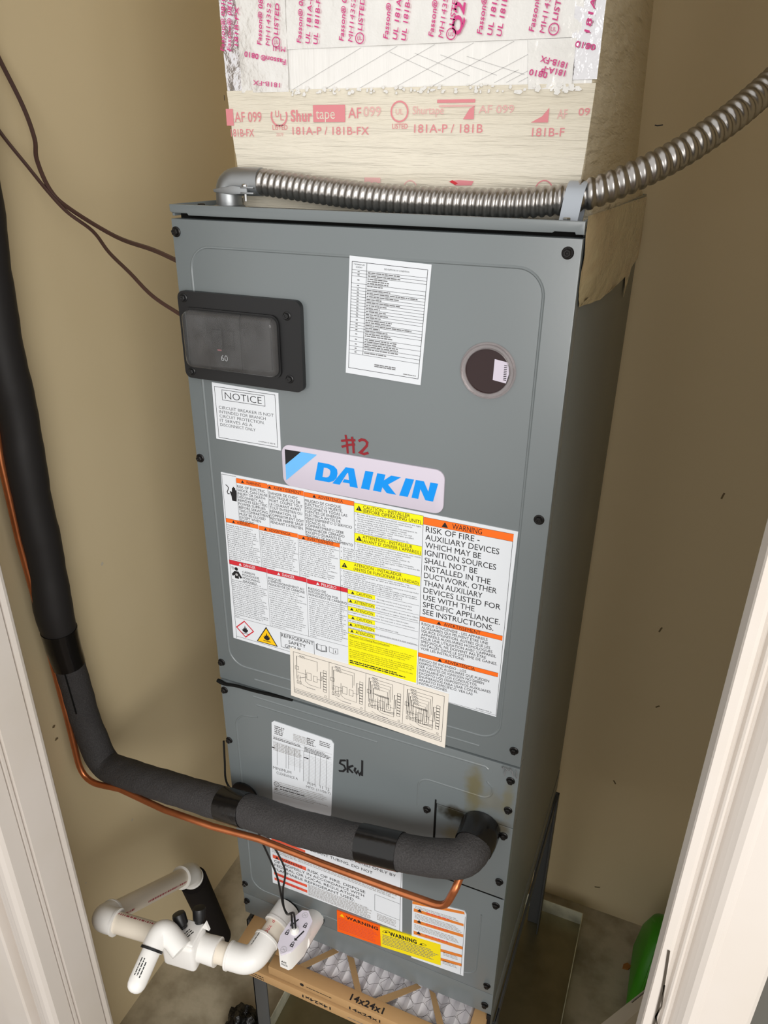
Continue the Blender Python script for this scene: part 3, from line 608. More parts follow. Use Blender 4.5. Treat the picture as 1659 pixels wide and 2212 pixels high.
small(['2. Sur les dispositifs de chauffage, ajuster le d\u00e9tecteur de chaleur du', "thermostat \u00e0 la valeur indiqu\u00e9e dans le manuel d'installation.", "3. Conduits de fil sont con\u00e7us pour le fil de cuivre. Consulter l'\u00e9tiquette", "sur l'appareil disponible pour le type de fil appropri\u00e9. Utiliser en moindre fils", 'de type 60 \u00b0C, \u00e0 moins que autrement sp\u00e9cifi\u00e9.', '4. Les fils doivent \u00eatre remplac\u00e9s avant de mettre le courant.'], 200.4, -378.2, 2.85, 1.7, 102)
small(['1. Aseg\u00farese que todas conexiones el\u00e9ctricas est\u00e9n apretadas. Una', 'conexi\u00f3n suelta produce exceso de calor que destruye el cable el\u00e9ctrico', 'y la terminal el\u00e9ctrica.', '2. Para las unidades de calefacci\u00f3n ajuste el termostato para corresponder', 'con el valor indicado en el manual de instalaci\u00f3n.', '3. Las terminales de la fuente de energ\u00eda est\u00e1n dise\u00f1adas solamente para', 'cable de cobre. Vea la etiqueta en la unidad para sugerencias de tama\u00f1os.', 'Si no hay especificaci\u00f3n, use cables de un m\u00ednimo de 60 \u00b0C.', '4. Vuelva a apretar sus cables antes de encender la unidad.'], 200.4, -410.4, 2.75, 1.7, 102)
pr.rect(208.8, 209.1, -501, -433, A)
SM = [('CAUTION', -440.8, -434.6, 'Wet rags must be used to protect TXV', 'thermal expansion valves and other heat sensitive components when'), ('ATTENTION', -453.6, -447.8, 'Des chiffons mouill\u00e9s doivent \u00eatre utilis\u00e9s', 'pour prot\u00e9ger la d\u00e9tente thermostatique et les autres \u00e9l\u00e9ments sensibles'), ('ATENCI\u00d3N', -465.2, -459.2, 'Se deben usar trapos h\u00famedos para', 'proteger a la v\u00e1lvula de expansi\u00f3n del serpent\u00edn y otros componentes'), ('CAUTION', -477.8, -471.8, '', 'All drain pan connections to be hand tightened only.'), ('ATTENTION', -488.6, -482.8, '', 'Les raccords du bac r\u00e9cup\u00e9rateur doivent \u00eatre serr\u00e9s \u00e0 la main seulement.'), ('ATENCI\u00d3N', -498.2, -492.4, '', 'Todas las conexiones del panel de drene hechas a mano.')]
for s, z0, z1, t1, t2 in SM:
    bar(209.2, 246, z0, z1, M_yellow, s, h=4.0, tx=229); pr.rect(246, 303.4, z1 - .15, z1 + .15, A)
    if t1: pr.text(t1, 248, z0 + 1.0, 1.7, w=len(t1) * 1.28)
    pr.text(t2, 210, z0 - 3.2, 1.7, w=min(92, len(t2) * 1.3))
pr.rect(208.6, 302.8, -549.5, -499.6, M_yellow)
pr.fn = onY(-1.4); pr.text('Aluminum Coil Cleaning Recommendation:', 210.5, -504.2, 2.1, w=56, bold=.01); pr.rect(210.5, 266, -505.2, -504.9, A)
for i, (s, w) in enumerate((('This unit is equipped with an aluminum tube evaporator coil. The safest', 88), ('way to clean the evaporator coil is to simply flush the coil with water.', 85), ('This cleaning practice remains as the recommended cleaning method', 82), ('for both copper tube and aluminum tube residential cooling coils.', 77), ('', 0), ('An alternate cleaning method is to use one of the products listed in the', 88), ('technical publication TP-109 (shipped in the literature bag with the unit)', 89), ('to clean the coils. The cleaners listed are the only agents deemed safe', 86), ('and approved for use to clean round tube aluminum coils.', 68), ('TP-109 is also available on the web site in Partner Link > Service Toolkit.', 88))):
    if s: pr.text(s, 210.5, -510.6 - i * 3.0, 1.8, w=w)
pr.bars(210.5, 290, -540, -547, 3, 1.6, A, .2); pr.fn = o_
# right column
pr.rect(304.4, 304.8, -560, -315, A); pr.rect(407.4, 407.8, -565, -325, A)
bar(305, 408, -325, -315.8, M_orange, 'WARNING', h=6.6, tx=352)
para(['RISK OF FIRE -', 'AUXILIARY DEVICES', 'WHICH MAY BE', 'IGNITION SOURCES', 'SHALL NOT BE', 'INSTALLED IN THE', 'DUCTWORK, OTHER', 'THAN AUXILIARY', 'DEVICES LISTED FOR', 'USE WITH THE', 'SPECIFIC APPLIANCE.', 'SEE INSTRUCTIONS.'], 308, -334, 10.05, 7.1, [63, 86, 66, 84, 63, 79, 87, 71, 93, 63, 94, 87])
bar(304.6, 406.5, -455, -448.6, M_orange, 'AVERTISSEMENT', h=4.7, tx=355)
para(["RISQUE D'INCENDIE - LES APPAREILS", 'AUXILIAIRES QUI PEUVENT \u00caTRE UNE', "SOURCE D'IGNITION, AUTRES QUE LES", 'APPAREILS AUXILIAIRES HOMOLOGU\u00c9S', "POUR UNE UTILISATION AVEC L'APPAREIL", 'SP\u00c9CIFIQUE, NE DOIVENT PAS \u00caTRE', 'INSTALL\u00c9S DANS LE SYST\u00c8ME DE GAINES.', 'VOIR LES INSTRUCTIONS.'], 307.2, -460.6, 5.15, 3.7, [82, 83, 86, 89, 94, 82, 96, 56])
bar(304.2, 405.4, -508, -502, M_orange, 'ADVERTENCIA', h=4.7, tx=355)
para(['RIESGO DE INCENDIO - LOS', 'DISPOSITIVOS AUXILIARES QUE PUEDEN', 'SER FUENTES DE IGNICI\u00d3N NO DEBEN', 'INSTALARSE EN LOS CONDUCTOS,', 'EXCEPTO LOS DISPOSITIVOS AUXILIARES', 'ENUMERADOS PARA USAR CON EL', 'APARATO ESPEC\u00cdFICO. VEA LAS', 'INSTRUCCIONES.'], 306.4, -514, 5.15, 3.7, [60, 89, 83, 75, 92, 76, 70, 38])
pr.text('0140A01403-A', 382, -563.6, 1.7, w=20); pr.rect(345, 408, -565.6, -565.3, A)
pr.done()
# ---- wiring diagram
L = label_part('wiring_diagram_label', [(119.5, -629.5), (345.5, -640.5), (346.5, -552.5), (122, -547.5)], M_cream, -1.75, 'cream sheet of four wiring diagrams over the seam')
def wd(a, b):                      # sheet 0..224 x 0..84 (down)
    u, v = a / 224., b / 84.; x = (122 + 224.5 * u) * (1 - v) + (119.5 + 226 * u) * v; z = (-547.5 - 5 * u) * (1 - v) + (-629.5 - 11 * u) * v
    return P(x, -1.95, z)
pr = Print(L, lambda a, b: wd(a, -b)); LW = .42
pr.frame(5, 219, -76, -5, .45)
for x in (58.5, 111.5, 164.5): pr.rect(x, x + .35, -68, -5, A)
pr.rect(5, 219, -68.2, -67.9, A); pr.bars(6, 217, -68.6, -75, 2.6, .85, M_grey, .0)
for k in range(4):
    x0 = 5 + k * 53.2
    n = k + 1 + (k > 1)
    for j in range(8): pr.line([(x0 + 45, -22 - j * 4.6), (x0 + 49.6, -22 - j * 4.6), (x0 + 49.6, -26 - j * 4.6), (x0 + 45, -26 - j * 4.6)], LW, None, True)
    for j in range(n):             # heater coil rows
        z = -11 - j * 4.8; pr.line([(x0 + 5 + j * 2.2, -50), (x0 + 5 + j * 2.2, z), (x0 + 10 + j, z)], LW)
        pr.line([(x0 + 10 + j + i * 1.1, z + (1.1 if i % 2 else -1.1)) for i in range(8)], LW); pr.line([(x0 + 18 + j, z), (x0 + 36 - j * 2.2 + k, z), (x0 + 36 - j * 2.2 + k, z - 16 - k * 4)], LW)
        pr.bars(x0 + 9 + j, x0 + 17 + j, z + 3.6, z + 1.6, 2, .9, M_grey, 0)
    b0 = -34 - min(k, 2) * 4
    pr.frame(x0 + 20, x0 + 27, b0 - 12, b0, LW); pr.frame(x0 + 30, x0 + 36, b0 - 12, b0 - 2, LW); pr.line([(x0 + 18, b0 + 4), (x0 + 18, b0 - 16), (x0 + 24, b0 - 20), (x0 + 41, b0 - 20), (x0 + 41, -26), (x0 + 45, -26)], LW)
    pr.line([(x0 + 36, b0 - 6), (x0 + 43, b0 - 6), (x0 + 43, -33), (x0 + 45, -33)], LW); pr.line([(x0 + 6, b0 - 4), (x0 + 20, b0 - 4)], LW); pr.line([(x0 + 8, b0 - 8), (x0 + 8, b0 - 14), (x0 + 20, b0 - 8)], LW)
    pr.frame(x0 + 2.5, x0 + 8, -34 - k, -28 - k, LW); pr.line([(x0 + 10, b0 - 22), (x0 + 14, b0 - 24), (x0 + 20, b0 - 25.4)], .3); pr.bars(x0 + 20, x0 + 33, b0 - 24, b0 - 27, 2, .9, M_grey, 0)
    for j in range(2 + k): pr.frame(x0 + 5 + j * 4, x0 + 7.4 + j * 4, -58, -53, LW); pr.line([(x0 + 6.2 + j * 4, -53), (x0 + 6.2 + j * 4, -44 + j)], LW)
    pr.frame(x0 + 47, x0 + 49.6, -66.4, -63.8, .3)
    if k > 1:
        for j in range(3): pr.line([(x0 + 22 + j * 3, b0 + 8), (x0 + 22 + j * 3, b0 - 16), (x0 + 42, b0 - 16 + j * 2)], LW); pr.line([(x0 + 10 + j * 3, b0 + 8 - j), (x0 + 33, b0 + 8 - j), (x0 + 33, b0 - 10)], LW)
pr.done()
# ---- rating label
L = MB().prism([(77, -852), (176.5, -837), (176, -834), (184, -696)] [:0] or [(75.5, -846), (78, -851), (174, -840), (176.5, -836), (184, -695), (180, -689.5), (88, -687), (84, -691)], -1.1, 0.2, 'XZ').build('rating_label', M_white, AH, label='white rating label with ruled table columns', smooth=False)
def rl_(a, b):                     # 0..100 x 0..155 (down)
    u, v = a / 100., b / 155.; x = (84 + 100 * u) * (1 - v) + (75 + 101.5 * u) * v; z = (-687 - 2.5 * u) * (1 - v) + (-848 + 10 * u) * v
    return P(x, -1.3, z)
pr = Print(L, lambda a, b: rl_(a, -b))
pr.bars(5, 22, -6, -24, 3.4, 1.9, M_grey, .2); pr.bars(36, 66, -10, -24, 2.8, 1.5, M_lgrey, .3); pr.bars(58, 72, -8, -26, 3.8, 1.9, M_grey, .3); pr.bars(78, 96, -6, -18, 3.4, 1.6, M_grey, .3)
for z in (-27, -33, -38): pr.rect(2, 98, z, z + .4, M_lgrey)
pr.bars(3, 50, -38, -56, 2.7, 1.6, M_lgrey, .1); pr.bars(3, 50, -28, -33, 2.4, 1.4, M_grey, .1); pr.bars(54, 96, -28, -38, 2.5, 1.4, M_grey, .3)
for i, x in enumerate((9, 24, 28, 38, 47, 53, 62, 72, 80, 90)): pr.rect(x, x + .5, -92 - (6 if x > 50 else -10), -38, M_grey)
for k in range(19): pr.rect(53, 99, -44 - k * 2.9, -43.7 - k * 2.9, M_lgrey)
for k in range(9): pr.rect(28, 53, -58 - k * 2.9, -57.7 - k * 2.9, M_lgrey) if k < 6 else None
pr.text('MINIMUM', 2, -91, 5.5, M_grey, w=31); pr.text('CLEARANCE A', 8, -99, 5, M_grey, w=36); pr.text('M/M:  11 12', 60, -102, 5.4, M_grey, w=36); pr.text('MFG: (11/06/7)', 58, -109, 4.6, M_grey, w=40)
pr.bars(3, 96, -112, -142, 3.4, 1.2, M_lgrey, .3); pr.bars(14, 60, -118, -130, 5.4, 2, M_grey, .3); pr.line(circ(8, -120, 4.4, 20), .9, M_grey, True); pr.text('UL', 5.6, -122, 3.8, M_grey, w=4.6); pr.poly(circ(7, -130, 3, 12), M_lgrey)
pr.rect(0.5, 5, -50.5, -48.8, A); pr.rect(53.5, 61, -50.8, -49, A); pr.done()
# ---- puncture label
L = label_part('service_label', [(64, -1040), (294.5, -1034), (291.5, -880), (64, -898)], M_white, -1.1, 'white label with red orange bars behind the copper tube')
pr = Print(L, onY(-1.3)); pr.rect(290, 290.5, -1034, -890, A)
for z0, z1 in ((-939.5, -933), (-979, -971), (-1018, -1012), (-1031, -1025)): pr.rect(68, 129, z0, z1, M_redorange)
pr.fn = onY(-1.45); pr.tri(76, -978, 5.5); pr.text('WARNING', 82, -977.4, 5.2, w=40, bold=.01); pr.bars(78, 115, -1013, -1017.5, 3.6, 2.4, M_red, 0); pr.bars(78, 115, -1026, -1030.5, 3.6, 2.4, M_red, 0); pr.fn = onY(-1.3)
pr.text('SERVICE PERSONNEL. TO BE REPAIRED ONLY BY', 68, -918, 6.0, w=212) if False else None
pr.text('TRAINED SERVICE PERSONNEL. REPAIRED ONLY BY', 68, -917.4, 5.6, w=214); pr.text('PUNCTURE REFRIGERANT TUBING. DO NOT', 68, -929.6, 5.6, w=176)
pr.bars(68, 286, -941, -968, 3.4, 1.9, M_lgrey, .1); pr.text('RISK OF FIRE. DISPOSE', 132, -979, 5.8, w=100); pr.text('OF PROPERLY IN ACCORDANCE WITH', 70, -988, 5.6, w=160); pr.text('FEDERAL OR LOCAL REGULATIONS.', 70, -997, 5.6, w=154); pr.text('FLAMMABLE REFRIGERANT USED.', 70, -1006.5, 5.6, w=144)
pr.bars(131, 247, -1008, -1036, 3.2, 1.9, M_lgrey, .1); pr.rect(248, 248.4, -1009, -972, A); pr.rect(248, 290, -1009.2, -1008.8, A); pr.rect(248, 290, -972.3, -971.9, A); pr.bars(252, 288, -1012, -1030, 3.2, 1.7, M_lgrey, .2); pr.done()
# ---- orange and yellow stickers, list
L = label_part('orange_list_label', [(311, -1086), (396, -1079), (392.5, -940), (389, -934), (309, -948)], M_white, -1.1, 'white label striped with dull orange bars')
pr = Print(L, onY(-1.3))
for a in ([(309.5, -955), (389, -935.5), (390, -941), (309.5, -961)], [(312, -969.5), (389.5, -962), (390, -967), (312, -976.5)], [(313, -994.5), (390.4, -985), (390.6, -991.5), (313, -1001.5)], [(313, -1020.5), (391, -1012.5), (391.2, -1019), (313.6, -1028)], [(340, -1040), (391.4, -1031.5), (391.6, -1037.5), (340, -1047)], [(340, -1061), (392, -1052), (392.2, -1058), (340, -1068)]): pr.poly(a, M_orange2)
for z in (-964, -981, -1006): pr.bars(314, 388, z + 3, z - 12 if z < -970 else z - 4, 3.1, 1.5, M_lgrey, .2, slope=.1)
pr.bars(362, 389, -1040, -1050, 3.1, 1.5, M_lgrey, .2, slope=.1); pr.bars(362, 389, -1060, -1070, 3.1, 1.5, M_lgrey, .2, slope=.1)
pr.fn = onY(-1.45)
for z in (-971, -996, -1022): pr.tri(321.5, z - 1.5, 6.5); pr.bars(332, 368, z + 5.5, z - 1, 5, 3.2, M_redorange, 0, slope=.12)
pr.rect(391.2, 391.6, -1078, -945, A); pr.done()
L = label_part('orange_sticker', [(182, -1096), (259, -1088), (257.5, -1040.5), (182, -1044.5)], M_stick, -1.5, 'bright orange sticker at left of the yellow one')
pr = Print(L, onY(-1.75)); pr.text('WARNING', 198.5, -1055.2, 6.6, w=56, bold=.03, rot=.05); pr.poly([(187, -1055), (196, -1054.4), (191.4, -1047.4)], M_signyel); pr.bars(185, 255, -1059, -1090, 3.6, 1.6, M_redorange, .15, slope=.06); pr.done()
L = label_part('yellow_sticker', [(259.5, -1088), (359.5, -1075), (357, -1027.5), (257.5, -1041.5)], M_yelst, -1.9, 'bright yellow sticker over the striped label')
pr = Print(L, onY(-2.1)); pr.text('WARNING', 274, -1052.6, 8.2, w=46, bold=.04, rot=.13); pr.line([(262, -1051), (265, -1046), (272, -1043.5), (273.5, -1046), (268, -1050.5)], .5, None, True); pr.tri(268, -1050, 4.2); pr.tri(326.5, -1045, 4.2); pr.line([(323, -1046), (329, -1039.6), (335, -1041), (333, -1044)], .5, None, True)
pr.bars(262, 355, -1055, -1082, 3.5, 1.3, M_grey, .15, slope=.135); pr.done()

# ------------------------------------------------------------------ equipment stand and drain pan
ST = thing('equipment_stand', P(222, 280, FZ), 'dark grey angle-iron stand under the grey air handler', 'stand')
def angle_leg(x, y, sx, sy):
    b = MB(); X0, X1 = sorted((x, x + sx * 30)); Y0, Y1 = sorted((y, y + sy * 3)); b.box(X0, X1, Y0, Y1, FZ + 3, -1203, .5)
    X0, X1 = sorted((x, x + sx * 3)); Y0, Y1 = sorted((y, y + sy * 30)); b.box(X0, X1, Y0, Y1, FZ + 3, -1203, .5); return b
angle_leg(-14, 20, 1, 1).build('leg', M_stand, ST); angle_leg(450, 20, -1, 1).build('leg', M_stand, ST)
angle_leg(452, 545, -1, -1).build('leg', M_stand, ST); angle_leg(-14, 545, 1, -1).build('leg', M_stand, ST)
for a in ((-10, 448, 23, 26, -1233, -1203), (-10, 448, 539, 542, -1233, -1203), (-11, -8, 26, 539, -1233, -1203), (446, 449, 26, 539, -1233, -1203)):
    MB().box(*a, .5).build('rail', M_stand, ST)
PN = thing('drain_pan', P(222, 280, FZ), 'shallow galvanized drain pan on the floor under the stand', 'drain pan')
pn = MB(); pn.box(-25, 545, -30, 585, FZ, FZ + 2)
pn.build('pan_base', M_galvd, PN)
for a in ((-25, 545, 583, 585), (-25, 545, -30, -28), (543, 545, -28, 583), (-25, -23, -28, 583)):
    MB().box(a[0], a[1], a[2], a[3], FZ + 2, FZ + 42, .4).build('pan_wall', M_galv, PN)

# ------------------------------------------------------------------ air filters under the cabinet
def filt(name, x0, y0, ztop, label, parent_loc, top):
    F = thing(name, parent_loc, label, 'air filter', 'cardboard air filters under the cabinet')
    x1 = x0 + 356; y1 = y0 + 600; zb = ztop - 19.5; bw = 22
    fr = MB(); fr.box(x0, x1, y0, y0 + bw, zb, ztop, .8); fr.box(x0, x1, y1 - bw, y1, zb, ztop, .8); fr.box(x0, x0 + bw, y0 + bw, y1 - bw, zb, ztop, .8); fr.box(x1 - bw, x1, y0 + bw, y1 - bw, zb, ztop, .8)
    FR = fr.build('cardboard_frame', M_card, F)
    if top:
        med = MB(); n = 17; w = (x1 - x0 - 2 * bw + 8) / n; xs = x0 + bw - 4; vs = []; fs = []
        for k in range(2 * n + 1):
            x = xs + k * w / 2; z = ztop - 4 if k % 2 else ztop - 16
            vs += [P(x, y0 + bw - 3, z), P(x, y1 - bw + 3, z)]
        for k in range(2 * n): fs.append([2 * k, 2 * k + 2, 2 * k + 3, 2 * k + 1])
        med.add(vs, fs); med.build('pleated_media', M_media, F, smooth=False)
        wi = MB(); xs = x0 + bw; ys = y0 + bw
        for k in range(12):
            x = xs + 8 + k * 26; wi.tube([P(x + (5 if j % 2 else -5), ys + j * 14, ztop - 3.6) for j in range(9)], .00032, 4, False)
        for j in range(8):
            wi.tube([P(xs + k * 13, ys + 6 + j * 16 + (4 if (k + j) % 2 else -4), ztop - 3.4) for k in range(25)], .00032, 4, False)
        wi.build('wire_mesh', M_mesh, F, kind='stuff')
        for pts in ([(129, -40), (131, -30), (176, 60), (190, 60), (146, -40)], ): pass
        cs = [[(127, -42), (140, -42), (180, 6), (169, 8)], [(195, 6), (208, 6), (246, -44), (234, -44)], [(260, -46), (282, -42), (328, 5), (319, 8)], [(341, 7), (352, 5), (385, -42), (372, -42)]]
        for c4 in cs: MB().prism(c4, ztop - 1.4, ztop - .2, 'XY').build('cardboard_strip', M_cardtop, F)
    return F, FR
F1, FR1 = filt('air_filter', 83, -62, -1159.5, 'upper pleated filter with white media showing below the grey cabinet', P(261, 238, -1179), True)
F2, FR2 = filt('air_filter', 4, -66, -1181.5, 'lower cardboard filter poking out further left beneath the pleated one', P(182, 234, -1201), False)
pr = Print(FR1, lambda a, b: P(a, b, -1159.2)); pr.text('14x24x1', 230, -58, 9.5, w=57, bold=.03); pr.done()
pr = Print(FR1, onY(-62.25)); pr.text('14x24x1', 231, -1176.5, 6.2, w=54, bold=.03); pr.poly(circ(146, -1169, 3.6, 16), A); pr.bars(154, 200, -1167, -1171, 3.4, 1.5, A, 0); pr.done()
pr = Print(FR2, onY(-66.25)); pr.text('14x24x1', 200, -1187.5, 6.5, w=52, bold=.03, rot=math.pi); pr.bars(230, 345, -1190, -1194, 3.4, 1.3, M_grey, .1); pr.bars(30, 78, -1186, -1199, 5.5, 2, A, .2)
pr.text('14x24x1', 282, -1198, 6.5, w=50, bold=.03) if False else None; pr.done()

# ------------------------------------------------------------------ supply duct
DU = thing('supply_duct', P(235, 300, -5), 'tall duct wrapped in foil tape and cream mastic on top of the grey cabinet', 'duct')
def duct_ring(z, xl, xr, yf, yb, r=5):
    return [P(a, b, z) for a, b in rrect(xl, xr, yf, yb, r, 3)]
def duct_body(rings, name, m):
    n = len(rings[0]); vs = [v for r in rings for v in r]; fs = []
    for i in range(len(rings) - 1):
        for k in range(n): fs.append([i * n + k, i * n + (k + 1) % n, (i + 1) * n + (k + 1) % n, (i + 1) * n + k])
    fs += [list(range(n)), [(len(rings) - 1) * n + k for k in range(n)][::-1]]
    return MB().add(vs, fs).build(name, m, DU, angle=.8)
DY = 66
duct_body([duct_ring(-5, 54, 442, DY + 4, 556), duct_ring(4, 54, 438, DY + 4, 553), duct_ring(24, 51, 426, DY + 3, 540), duct_ring(60, 47, 427, DY + 2, 520), duct_ring(115, 42, 429, DY, 478), duct_ring(250, 38, 430, DY, 420), duct_ring(995, 36, 430, DY, 420)], 'duct_board', M_masticside)
# front skins as crumpled grids: function of height gives the edge
def skin(name, m, x0f, x1f, zs, y, amp, label=None, seedv=1, nx=40, wrap=0, streak=1.):
    rnd = random.Random(seedv); vs = []; fs = []; nz = len(zs)
    ph = [rnd.uniform(0, 6.28) for _ in range(8)]
    for j, z in enumerate(zs):
        for i in range(nx + 1):
            t = i / nx; x = x0f(z) + (x1f(z) - x0f(z)) * t
            d = amp * (.5 * math.sin(x * .11 + ph[0] + z * .05) + .4 * math.sin(z * .35 * streak + ph[1] + x * .02) + .3 * math.sin(x * .31 + z * .21 + ph[2])) + amp * .35 * rnd.uniform(-1, 1)
            vs.append(P(x, y + d, z))
    for j in range(nz - 1):
        for i in range(nx): fs.append([j * (nx + 1) + i, j * (nx + 1) + i + 1, (j + 1) * (nx + 1) + i + 1, (j + 1) * (nx + 1) + i])
    b = MB().add(vs, fs); return b.build(name, m, DU, label=label, angle=3.)
xl = lambda z: (54.5 - 8 * max(0, min(1, (z + 5) / 65.)) - 4.5 * max(0, min(1, (z - 60) / 55.)) - 4 * max(0, min(1, (z - 115) / 135.)))
xr = lambda z: (423.5 + 4 * max(0, min(1, (z + 5) / 65.)) + 2 * max(0, min(1, (z - 60) / 55.)))
zz = lambda a, b, st: [a + (b - a) * k / max(1, int(abs(b - a) / st)) for k in range(int(abs(b - a) / st) + 1)]
skin('mastic_coat', M_mastic, xl, xr, zz(-4, 110, 2.4), DY - 2.6, .35, 'cream brushed mastic band with faded tape print', 3)
skin('foil_facing', M_scrim, lambda z: 116, lambda z: xr(z) - 4, zz(100, 152, 4), DY - 1.2, .25, 'white ribbed foil facing', 4, 60)
skin('foil_tape', M_foil, lambda z: 116 + (z - 145) * .0, lambda z: xr(z) - 18, zz(145.5, 330, 5), DY - 2.4, .45, 'white foil tape with pink print', 5)
skin('foil_tape', M_foils, lambda z: xl(z) + .4, lambda z: 62, zz(109, 330, 4), DY - 2.0, .5, 'shiny crumpled foil tape at the left edge', 6, 10)
skin('foil_tape', M_foil, lambda z: 61, lambda z: 118, zz(108, 330, 5), DY - 3.0, .6, None, 8, 14)
skin('foil_tape', M_foils, lambda z: 404, lambda z: xr(z) + .2, zz(113, 330, 4), DY - 2.2, .5, 'shiny crumpled foil tape at the right edge', 9, 10)
skin('foil_tape', M_foil, lambda z: 366 + (134 - z) * .1, lambda z: 408, zz(106, 145, 3), DY - 2.9, .6, None, 12, 10)
# loose bright foil crumbs along the top of the mastic
cb = MB()
for k in range(90):
    x = random.uniform(120, 415); big = 1.6 if x > 355 else 1.; z = 108.5 + random.uniform(-4, 2.5) - (2 if x > 355 else 0); w = random.uniform(.8, 2.2) * big; h = random.uniform(1, 3.) * big
    cb.prism([(x - w, z - h * .4), (x + w * .3, z - h * .6), (x + w, z), (x + w * .5, z + h * .7), (x - w * .7, z + h * .6)], DY - 4.2 - random.random(), DY - 2.4, 'XZ')
cb.build('foil_crumbs', M_foil, DU, kind='stuff', smooth=False)
sc = MB()
for k in range(9): 
    x = 122 + k * 38; sc.ribbon([(x, 110), (x + 78, 144.5)] if x < 330 else [(330 + (x - 330) * .3, 112), (352 + (x - 330) * .3, 122)], .3, onY(DY - 2.0))
for k in range(4): sc.ribbon([(230 + k * 26, 140 - k * 2), (286 + k * 26, 118)], .28, onY(DY - 2.0))
sc.build('scrim_thread', M_lgrey, DU, kind='stuff', smooth=False)
pr = Print(DU, onY(DY - 4.6))
def vtext(t, x, z, h, w=None, m=None, lean=.12, bold=.015): pr.text(t, x, z, h, m or M_pink, w=w, rot=math.pi / 2 - lean, shear=.15, bold=bold)
for i, x in enumerate((89, 135, 182, 229, 275, 322, 370)):
    vtext('Fasson\u00ae 0810', x, 150 + i * .1, 4.8, 47)
    if i % 2 == 0 or i == 4:
        vtext('MH14352', x + 9.6, 149, 4.6, 36, bold=0.); pr.line(circ(x + 17.6, 152, 4.4, 20), .9, M_pink, True); pr.text('UL', x + 15.2, 150.4, 3.2, M_pink, w=4.8); vtext('LISTED 70F', x + 20, 158, 4.6, 42)
    else:
        vtext('UL 181A-P', x + 9.6, 149, 4.6, 40); vtext('UL 181B-FX', x + 18.4, 148, 4.6, 44)
vtext('Q2-1', 302, 150, 9.5, 40, bold=.03)
for x in (44, 52): vtext('Fasson\u00ae 0810', x, 146, 4.6, 47)
vtext('181B-FX', 61, 150, 4.2, 34)
I = math.pi
pr.text('Fasson\u00ae 0810', 117, 136.5, 4.6, M_pink, w=49, rot=I - .18, bold=.015); pr.text('MH1', 117, 147.5, 4.4, M_pink, w=14, rot=I - .1); pr.text('181B-FX', 109, 116, 4.2, M_pink, w=32, rot=I - .1)
pr.text('181B-FX', 403, 126, 4.6, M_pink, w=25, rot=I - .25, bold=.015); pr.text('181A-P', 402, 120, 4.6, M_pink, w=22, rot=I - .2, bold=.015); pr.text('0810', 386, 119, 4.6, M_pink, w=17, rot=I - .18, bold=.015); pr.text('0810', 426, 139, 4.6, M_pink, w=18, rot=I - .2, bold=.015)
vtext('181A', 419, 148, 4.6, 26); pr.done()
pr = Print(DU, onY(DY - 3.6))
fp, fq = M_faint, M_faint2
pr.rect(40, 49, 77, 93, fp); pr.text('AF 099', 50.5, 80.5, 9.4, fp, w=33.5); pr.text('181B-FX', 44.5, 66.5, 7.2, fp, w=29)
pr.line([(105.5 + 9.3 * math.cos(t), 86 + 9.3 * math.sin(t)) for t in [math.radians(a) for a in range(-205, 35, 12)]], 1.7, fp); pr.text('U', 101, 85, 6, fp, w=4.6); pr.text('L', 107, 82, 6, fp, w=4)
pr.text('LISTED', 97, 73, 4.6, fp, w=18); pr.text('207F', 101, 67, 3, fq, w=9)
pr.text('Shur', 119.5, 81, 10, fp, w=25, bold=.03); pr.rect(146, 182.5, 80, 95.5, fp); pr.fn = onY(DY - 3.8); pr.text('tape', 149, 83, 9.5, M_mastic, w=22); pr.fn = onY(DY - 3.6)
pr.text('AF', 186, 83.5, 9.4, fp, w=14.5); pr.text('099', 203, 85, 8.6, fq, w=19); pr.text('181A-P / 181B-FX', 121, 68.5, 7.2, fp, w=88)
pr.line(circ(242, 89, 8.8, 26), 1.5, fp, True); pr.text('UL', 238, 86.5, 5, fq, w=8); pr.text('LISTED', 234.5, 74, 4.4, fp, w=16.5); pr.text('Shurtape', 256, 86.5, 7, fq, w=32); pr.rect(281, 319, 96, 98.8, fp); pr.rect(283, 319, 92.5, 94, fq); pr.poly([(308, 82), (318.5, 82), (318.5, 93), (314, 91)], fp)
pr.text('AF 099', 323, 87, 6.5, fq, w=34); pr.text('181A-P / 181B', 258, 70.5, 7.2, fp, w=70); pr.text('181B-F', 376, 67.5, 7, fp, w=30); pr.poly([(374, 79), (390, 79), (390, 91), (384, 84)], fp); pr.text('AF', 398, 82, 7.5, fq, w=9); pr.text('09', 417, 84.5, 6, fp, w=10)
pr.poly([(296, 27), (304, 23.5), (320, 24), (322, 28), (306, 28.5)], fp); pr.fn = onY(DY - 3.8); pr.poly([(297, 27), (303, 24), (306, 25.6), (300, 28.4)], M_red); pr.fn = onY(DY - 3.6); pr.line(circ(392, 22, 8, 22), 1., fp, True); pr.line(circ(255, 20, 7, 22), 1, fq, True); pr.rect(204, 222, 24, 29, fq); pr.line(circ(120, 22, 7, 20), 1, fq, True); pr.bars(55, 66, 38, 32, 5, 3, fq, 0); pr.bars(150, 340, 22, 14, 6, 3.4, fq, .1)
pr.text('I', 39, 101, 5, M_ink); pr.done()
